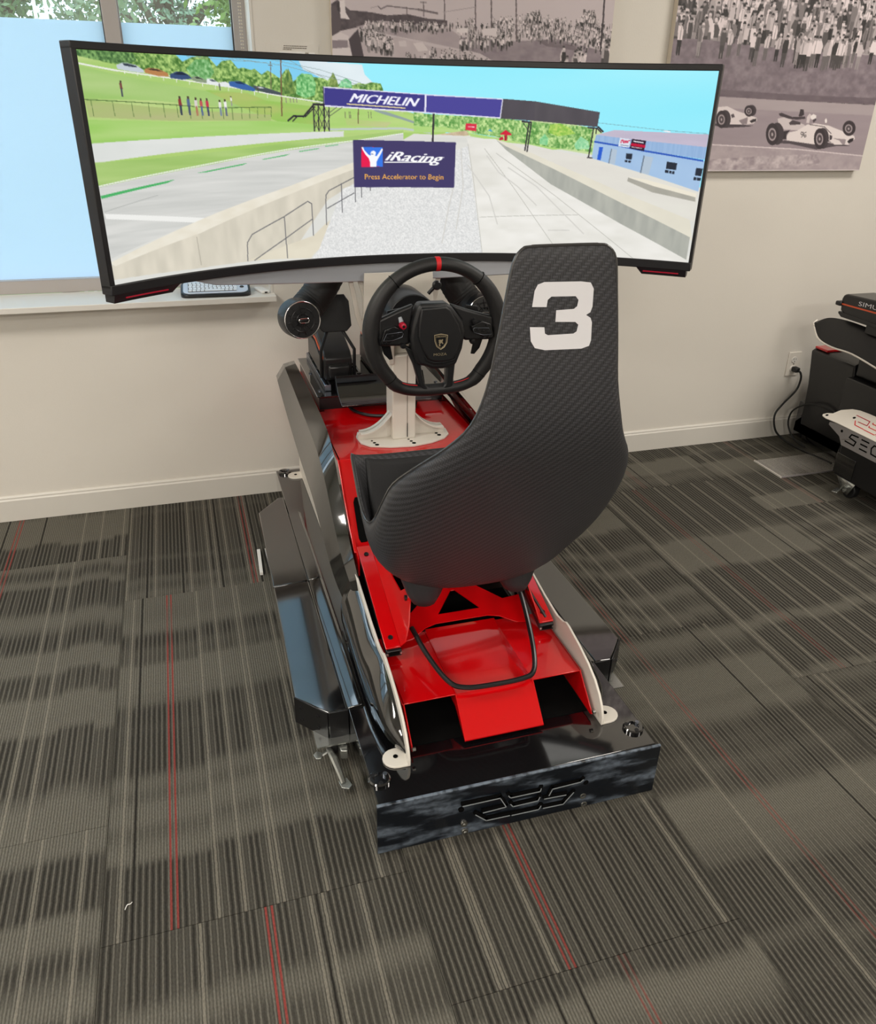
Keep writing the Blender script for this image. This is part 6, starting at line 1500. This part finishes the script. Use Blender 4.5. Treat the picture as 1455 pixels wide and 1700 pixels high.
# RES emblem (thin red cut lines), read from the pod's side: letters advance toward -y
def emb(strokes, y0, sc): return [[(y0 - a * sc, 0.052 + c * sc * 0.9) for a, c in s] for s in strokes]
shifted = [[(a + 0.15, c) for a, c in s] for s in LOGO]
for i, st in enumerate(emb(shifted, 2.425, 0.85)):
    q = MB(); sl_stroke(q, st, 0.0035); q.build('emblem_line', 'mark_red' if i > 0 else 'accent_red', wp, smooth=None)
for yy, uu in ((2.415, 0.058), (2.512, 0.012)):
    MB().lathe([(0, 0), (0.006, 0), (0.006, 0.001), (0, 0.001)], slope(Vector((uu, yy, 0.004))), (-SL, 0, 1), 12).build('bolt_hole', 'void_black', wp)
MB().lathe([(0, 0), (0.006, 0), (0.006, 0.001), (0, 0.001)], (SX - 0.007, 2.405, 0.272), (-1, 0, 0), 12).build('bolt_hole', 'void_black', gp)
# SEQ lettering cut in the grey panel (S, E, Q as strokes)
def seq(b, pts): 
    for (ya, za), (yb, zb) in zip(pts[:-1], pts[1:]):
        d = Vector((yb - ya, zb - za)); L = d.length; d /= L; n = Vector((-d.y, d.x)) * 0.0028; e = d * 0.0018
        q = [Vector((ya, za)) - e + n, Vector((yb, zb)) + e + n, Vector((yb, zb)) + e - n, Vector((ya, za)) - e - n]
        b.prism([(p.x, p.y) for p in q], SX - 0.0078, SX - 0.0066, 'x')
S0 = 2.372
for st in ([(S0 - 0.055, 0.279), (S0 - 0.020, 0.277), (S0 - 0.012, 0.262), (S0 - 0.05, 0.256), (S0 - 0.044, 0.238), (S0 + 0.004, 0.240)],
           [(S0 - 0.075, 0.277), (S0 - 0.112, 0.277)], [(S0 - 0.075, 0.258), (S0 - 0.108, 0.258)], [(S0 - 0.075, 0.238), (S0 - 0.112, 0.238)],
           [(S0 - 0.175, 0.277), (S0 - 0.14, 0.277), (S0 - 0.13, 0.262), (S0 - 0.135, 0.240), (S0 - 0.175, 0.238), (S0 - 0.185, 0.258), (S0 - 0.175, 0.277)], [(S0 - 0.17, 0.25), (S0 - 0.19, 0.232)]):
    q = MB(); seq(q, st); q.build('panel_letter', 'void_black', gp, smooth=None)
# front body: black cowl with red cap, fairing with pale edge
cowl = MB().prism([(2.725, 0.10), (2.715, 0.30), (2.690, 0.46), (2.71, 0.472), (3.18, 0.472), (3.20, 0.46), (3.18, 0.30), (3.17, 0.10)], 2.62, 2.885, 'y').build('front_cowl', 'satin_black', rig2, bevel=0.006)
MB().prism([(2.885, 0.10), (2.885, 0.30), (2.86, 0.46), (2.80, 0.47), (2.80, 0.10)], 2.75, 2.84, 'x').build('cowl_rib', 'plastic_black', rig2, bevel=0.006)
MB().box(2.70, 2.78, 2.80, 2.878, 0.472, 0.482).build('red_cap', 'gloss_red', rig2, bevel=0.003)
MB().prism([(2.885, 0.472), (2.885, 0.42), (2.90, 0.13), (2.93, 0.10), (2.93, 0.05), (2.62, 0.05), (2.62, 0.30)], 2.735, 2.75, 'x').build('front_skirt', 'plastic_black', rig2, bevel=0.003)
FL = [(2.585, 2.79, 0.602), (2.578, 2.74, 0.560), (2.582, 2.66, 0.545), (2.59, 2.55, 0.545), (2.60, 2.40, 0.520), (2.61, 2.2, 0.485), (2.62, 1.9, 0.44), (2.64, 1.6, 0.36)]
FT = [(2.60, 2.795, 0.618), (2.628, 2.76, 0.640), (2.640, 2.68, 0.648), (2.648, 2.56, 0.645), (2.655, 2.40, 0.635), (2.66, 2.2, 0.61), (2.665, 1.9, 0.56), (2.67, 1.6, 0.46)]
A = smoothpath(FL, 5); B_ = smoothpath(FT, 5)
secs = [[b_ + Vector((0.01, 0, -0.03)), b_, b_.lerp(a_, 0.4) + Vector((-0.008, 0, 0.004)), a_, a_ + Vector((0.02, 0, -0.01))] for a_, b_ in zip(A, B_)]
MB().loft(secs, closed=False).build('side_fairing', 'satin_black', rig2, solid=0.003)
MB().tube([p + Vector((-0.002, 0, -0.001)) for p in A] , 0.0035, 6).build('fairing_edge', 'powder_white', rig2)
MB().tube([A[0] + Vector((-0.002, 0, 0)), (2.588, 2.80, 0.612), (2.606, 2.803, 0.622)], 0.0045, 6).build('fairing_edge', 'powder_white', rig2)
MB().box(2.70, 3.14, 2.42, 2.62, 0.42, 0.60).build('rear_cowl', 'satin_black', rig2, bevel=0.01)
MB().box(2.66, 3.18, 1.2, 2.62, 0.232, 0.42).build('cockpit_floor', 'satin_black', rig2, bevel=0.005)
# caster at the pod's front corner
w2 = MB().cyl((2.530, 2.33, 0.036), (2.557, 2.33, 0.036), 0.0352, n=24).build('caster', 'rubber_black', rig2, bevel=0.004)
MB().add([(2.515, 2.395, 0.085), (2.515, 2.285, 0.085), (2.518, 2.315, 0.02), (2.518, 2.345, 0.02)], [(0, 1, 2, 3)]).add([(2.569, 2.39, 0.085), (2.569, 2.29, 0.085), (2.566, 2.315, 0.02), (2.566, 2.345, 0.02)], [(0, 1, 2, 3)]).build('caster_fork', 'zinc', w2, solid=0.003)
MB().cyl((2.508, 2.33, 0.036), (2.575, 2.33, 0.036), 0.008, n=12).build('axle', 'zinc', w2)
MB().obox((2.492, 2.35, 0.030), (0.055, 0.022, 0.005), Matrix.Rotation(0.5, 3, 'Z')).build('brake_pedal', 'zinc', w2, bevel=0.001)
MB().obox((2.512, 2.315, 0.058), (0.03, 0.02, 0.008), Matrix.Rotation(-0.3, 3, 'Z')).build('brake_arm', 'zinc', w2, bevel=0.001)
# its motor unit: long black box with an orange stripe and lettering, on struts
pu = thing('pedal_motor', (2.68, 2.5, 0.66), 'long black pedal motor box with orange stripe on the right simulator', 'pedal motor')
bx = MB().prism([(2.700, 0.688), (2.706, 0.735), (2.700, 0.752), (2.685, 0.758), (2.30, 0.776), (2.05, 0.778), (2.05, 0.680), (2.64, 0.668)], 2.615, 2.76, 'x').build('box_body', 'satin_black', pu, bevel=0.006)
MB().prism([(2.704, 0.7125), (2.05, 0.7285), (2.05, 0.7345), (2.704, 0.7185)], 2.613, 2.616, 'x').build('stripe', 'orange', bx, smooth=None)
letters('box_lettering', 'SIMUCUBE', (2.6142, 2.610, 0.728), (0, -0.225, 0.008), (0, 0, 0.017), 'decal_white', bx, 0, 0.0, (-1, 0, 0))
MB().obox((2.63, 2.712, 0.715), (0.05, 0.03, 0.018)).build('front_lug', 'plastic_black', bx, bevel=0.005)
MB().prism([(2.705, 0.676), (2.685, 0.664), (2.30, 0.664), (2.30, 0.676), (2.705, 0.684)], 2.612, 2.76, 'x').build('front_lug', 'plastic_black', bx, bevel=0.002)
MB().box(2.62, 2.75, 2.05, 2.55, 0.630, 0.675).build('underframe', 'plastic_black', pu, bevel=0.003)
for y_ in (2.54, 2.50, 2.44):
    MB().tube([(2.66, y_, 0.67), (2.68, y_ - 0.05, 0.57)], 0.007, 8).build('strut', 'dark_metal', pu)
MB().ball((2.69, 2.34, 0.800), 0.03, (0.8, 1.2, 0.9)).build('cable_gland', 'plastic_black', pu)
MB().tube(smoothpath([(2.66, 2.57, 0.768), (2.67, 2.47, 0.780), (2.68, 2.38, 0.80)], 5), 0.004, 8).build('cable', 'plastic_black', pu)

# ------------------------------------------------------------------ clear floor plate under the second simulator
acr = bpy.data.materials.new('clear_acrylic'); acr.use_nodes = True
nt = acr.node_tree; nt.nodes.clear()
out = nt.nodes.new('ShaderNodeOutputMaterial'); mx_ = nt.nodes.new('ShaderNodeMixShader'); tr = nt.nodes.new('ShaderNodeBsdfTransparent'); gl = nt.nodes.new('ShaderNodeBsdfPrincipled')
gl.inputs['Base Color'].default_value = (0.55, 0.52, 0.48, 1); gl.inputs['Roughness'].default_value = 0.22; mx_.inputs[0].default_value = 0.28
nt.links.new(tr.outputs[0], mx_.inputs[1]); nt.links.new(gl.outputs[0], mx_.inputs[2]); nt.links.new(mx_.outputs[0], out.inputs[0])
ap = thing('floor_plate', (2.6, 2.65, 0.0), 'clear acrylic plate lying on the carpet under the right simulator', 'plate')
MB().box(2.392, 2.86, 2.566, 2.745, 0.001, 0.007).build('plate_sheet', acr, ap, smooth=None)
MB().box(2.388, 2.392, 2.562, 2.749, 0.001, 0.008).build('plate_edge', 'sill_white', ap, smooth=None)
MB().box(2.392, 2.86, 2.562, 2.566, 0.001, 0.008).build('plate_edge', 'panel_grey', ap, smooth=None)

# ------------------------------------------------------------------ wall outlet, plug and cord
ox, oz = 2.712, 0.360
ol = thing('wall_outlet', (ox, WY, oz), 'white duplex wall outlet above the baseboard', 'outlet')
MB().box(ox - 0.035, ox + 0.035, WY - 0.006, WY - 0.0005, oz - 0.058, oz + 0.058).build('cover_plate', 'powder_white', ol, bevel=0.003)
for dz in (0.021, -0.021):
    r_ = MB().prism([(ox + 0.0165 * math.cos(a), oz + dz + 0.0145 * math.sin(a)) for a in [2 * PI * i / 20 for i in range(20)]], WY - 0.0085, WY - 0.005, 'y').build('receptacle', 'sill_white', ol)
    if dz > 0:
        for sx_, h_ in ((-0.006, 0.0042), (0.006, 0.0034)):
            MB().box(ox + sx_ - 0.0011, ox + sx_ + 0.0011, WY - 0.0089, WY - 0.0083, oz + dz - h_ + 0.003, oz + dz + h_ + 0.003).build('slot', 'void_black', r_, smooth=None)
        MB().cyl((ox, WY - 0.0089, oz + dz - 0.008), (ox, WY - 0.0083, oz + dz - 0.008), 0.0024, n=10).build('slot', 'void_black', r_)
MB().cyl((ox, WY - 0.0075, oz), (ox, WY - 0.005, oz), 0.0028, n=10).build('screw', 'steel', ol)
cord = thing('power_cord', (ox, 2.97, 0.0), 'black power cord plugged into the wall outlet and running to the floor', 'cord')
MB().obox((ox + 0.002, WY - 0.026, oz - 0.021), (0.026, 0.034, 0.024)).build('plug', 'rubber_black', cord, bevel=0.006)
MB().tube(smoothpath([(ox + 0.004, WY - 0.040, oz - 0.022), (ox + 0.016, WY - 0.048, oz - 0.035), (ox + 0.022, WY - 0.05, oz - 0.07), (ox + 0.008, WY - 0.05, oz - 0.12), (ox - 0.055, WY - 0.055, oz - 0.18), (ox - 0.090, WY - 0.06, oz - 0.23), (ox - 0.080, WY - 0.075, oz - 0.30), (ox - 0.045, WY - 0.10, 0.02), (ox - 0.03, WY - 0.17, 0.008), (ox - 0.02, WY - 0.25, 0.007), (ox + 0.0, WY - 0.38, 0.007)], 7), 0.0048, 8).build('cord_cable', 'rubber_black', cord)
c2 = thing('loose_cable', (2.78, 2.85, 0.0), 'thin black cable looping beside the right simulator cowl', 'cable')
MB().tube(smoothpath([(2.74, 2.60, 0.20), (2.70, 2.72, 0.235), (2.69, 2.82, 0.225), (2.685, 2.90, 0.17), (2.69, 2.925, 0.11), (2.70, 2.915, 0.06), (2.715, 2.88, 0.02), (2.725, 2.82, 0.007)], 7), 0.004, 8).build('cable_loop', 'rubber_black', c2)

# ------------------------------------------------------------------ mini keyboard and receiver on the sill
kb = thing('mini_keyboard', (0.105, 3.02, SZ), 'small silver wireless keyboard with black rim lying on the window sill', 'keyboard')
Rk = Matrix.Rotation(math.radians(-2), 3, 'Z') @ Matrix.Rotation(math.radians(10), 3, 'X'); kc = Vector((0.108, 3.035, SZ + 0.022))
def K(p): return kc + Rk @ Vector(p)
def rr(hw, hh, r, n=5):
    out_ = []
    for cx_, cy_, a0 in ((hw - r, hh - r, 0), (-hw + r, hh - r, 90), (-hw + r, -hh + r, 180), (hw - r, -hh + r, 270)):
        out_ += arc(cx_, cy_, r, a0, a0 + 90, n)
    return out_
MB().prism(rr(0.122, 0.066, 0.03), -0.018, 0.0, 'z', fn=lambda p: K(p)).build('case', 'satin_black', kb, bevel=0.005, seg=3)
MB().prism(rr(0.113, 0.057, 0.026), 0.0, 0.003, 'z', fn=lambda p: K(p)).build('top_plate', 'key_silver', kb, bevel=0.001)
key_me = MB().box(-0.0058, 0.0058, -0.0062, 0.0062, 0, 0.003).mesh('key'); key_me.materials.append(MATS['key_white'])
base = MB().box(-0.096, 0.072, -0.045, 0.042, 0.0028, 0.0034)
base.v = [tuple(K(p)) for p in base.v]; base.build('key_well', 'satin_black', kb, smooth=None)
wide_me = MB().box(-0.022, 0.022, -0.0062, 0.0062, 0, 0.003).mesh('key'); wide_me.materials.append(MATS['key_white'])
for r_ in range(5):
    for c_ in range(12):
        if r_ == 0 and c_ in (5, 6, 7): 
            if c_ != 6: continue
        k = bpy.data.objects.new('key', wide_me if (r_ == 0 and c_ == 6) else key_me); COL.objects.link(k); k.parent = kb
        k.matrix_local = Matrix.Translation(K((-0.0885 + c_ * 0.0141 + (r_ % 2) * 0.002, -0.0355 + r_ * 0.0168, 0.0034)) - Vector(kb['_o'])) @ Rk.to_4x4()
for px_, py_, r_ in ((0.092, 0.022, 0.010), (0.092, -0.010, 0.008)):
    l = MB().lathe([(0, 0.004), (r_ * 0.7, 0.0035), (r_, 0)], K((px_, py_, 0.003)), Rk @ Vector((0, 0, 1)), 16).build('thumb_button', 'dark_metal', kb)
rc = thing('usb_receiver', (0.272, 3.03, SZ), 'small white receiver lying on the end of the window sill', 'receiver')
Rr = Matrix.Rotation(math.radians(14), 3, 'Z')
MB().obox((0.272, 3.035, SZ + 0.0055), (0.030, 0.085, 0.010), Rr).build('receiver_body', 'paper_white', rc, bevel=0.003)
MB().obox(Vector((0.272, 3.035, SZ + 0.0055)) + Rr @ Vector((0, -0.0435, 0)), (0.010, 0.002, 0.004), Rr).build('receiver_port', 'void_black', rc, smooth=None)

# ------------------------------------------------------------------ small notice on the wall above the monitor's left half
nb = thing('wall_notice', (0.43, WY, 1.52), 'clear notice sheet with small print and white slips on the wall', 'notice')
MB().box(0.345, 0.515, WY - 0.0016, WY - 0.0003, 1.38, 1.592).build('clear_sheet', acr_sheet if 'acr_sheet' in globals() else 'wall_paint', nb, smooth=None)
MB().box(0.388, 0.470, WY - 0.0032, WY - 0.0016, 1.47, 1.571).build('white_slip', 'paper_white', nb, smooth=None)
MB().box(0.483, 0.502, WY - 0.0032, WY - 0.0016, 1.47, 1.570).build('white_slip', 'paper_white', nb, smooth=None)
rnd = random.Random(4)
for i, (z_, x0, x1) in enumerate(((1.585, 0.402, 0.478), (1.5795, 0.401, 0.477), (1.575, 0.399, 0.428), (1.566, 0.472, 0.481), (1.560, 0.472, 0.481))):
    b = MB(); x_ = x0
    while x_ < x1:
        w_ = rnd.uniform(0.002, 0.007); b.box(x_, min(x_ + w_, x1), WY - 0.0021, WY - 0.0016, z_, z_ + 0.0022); x_ += w_ + 0.0012
    b.build('print_line', 'ink_grey', nb, smooth=None)

# white lint on the carpet
ln = MB().tube(smoothpath([(-0.262, 1.170, 0.002), (-0.258, 1.179, 0.003), (-0.252, 1.180, 0.003), (-0.249, 1.184, 0.002)], 4), 0.0010, 6).build('lint', 'paper_white')
tag(ln, 'tiny white curl of lint on the carpet at the lower left', 'lint')
# pale wedge on the carpet beside the left pod
wd_ = MB().prism([(0.128, 2.36), (0.139, 2.36), (0.146, 2.52), (0.134, 2.52)], 0.0005, 0.012, 'z').build('white_shim', 'paper_white', bevel=0.001)
tag(wd_, 'thin white shim strip on the carpet beside the left pod', 'shim')
for o in bpy.data.objects:
    if '_o' in o: del o['_o']
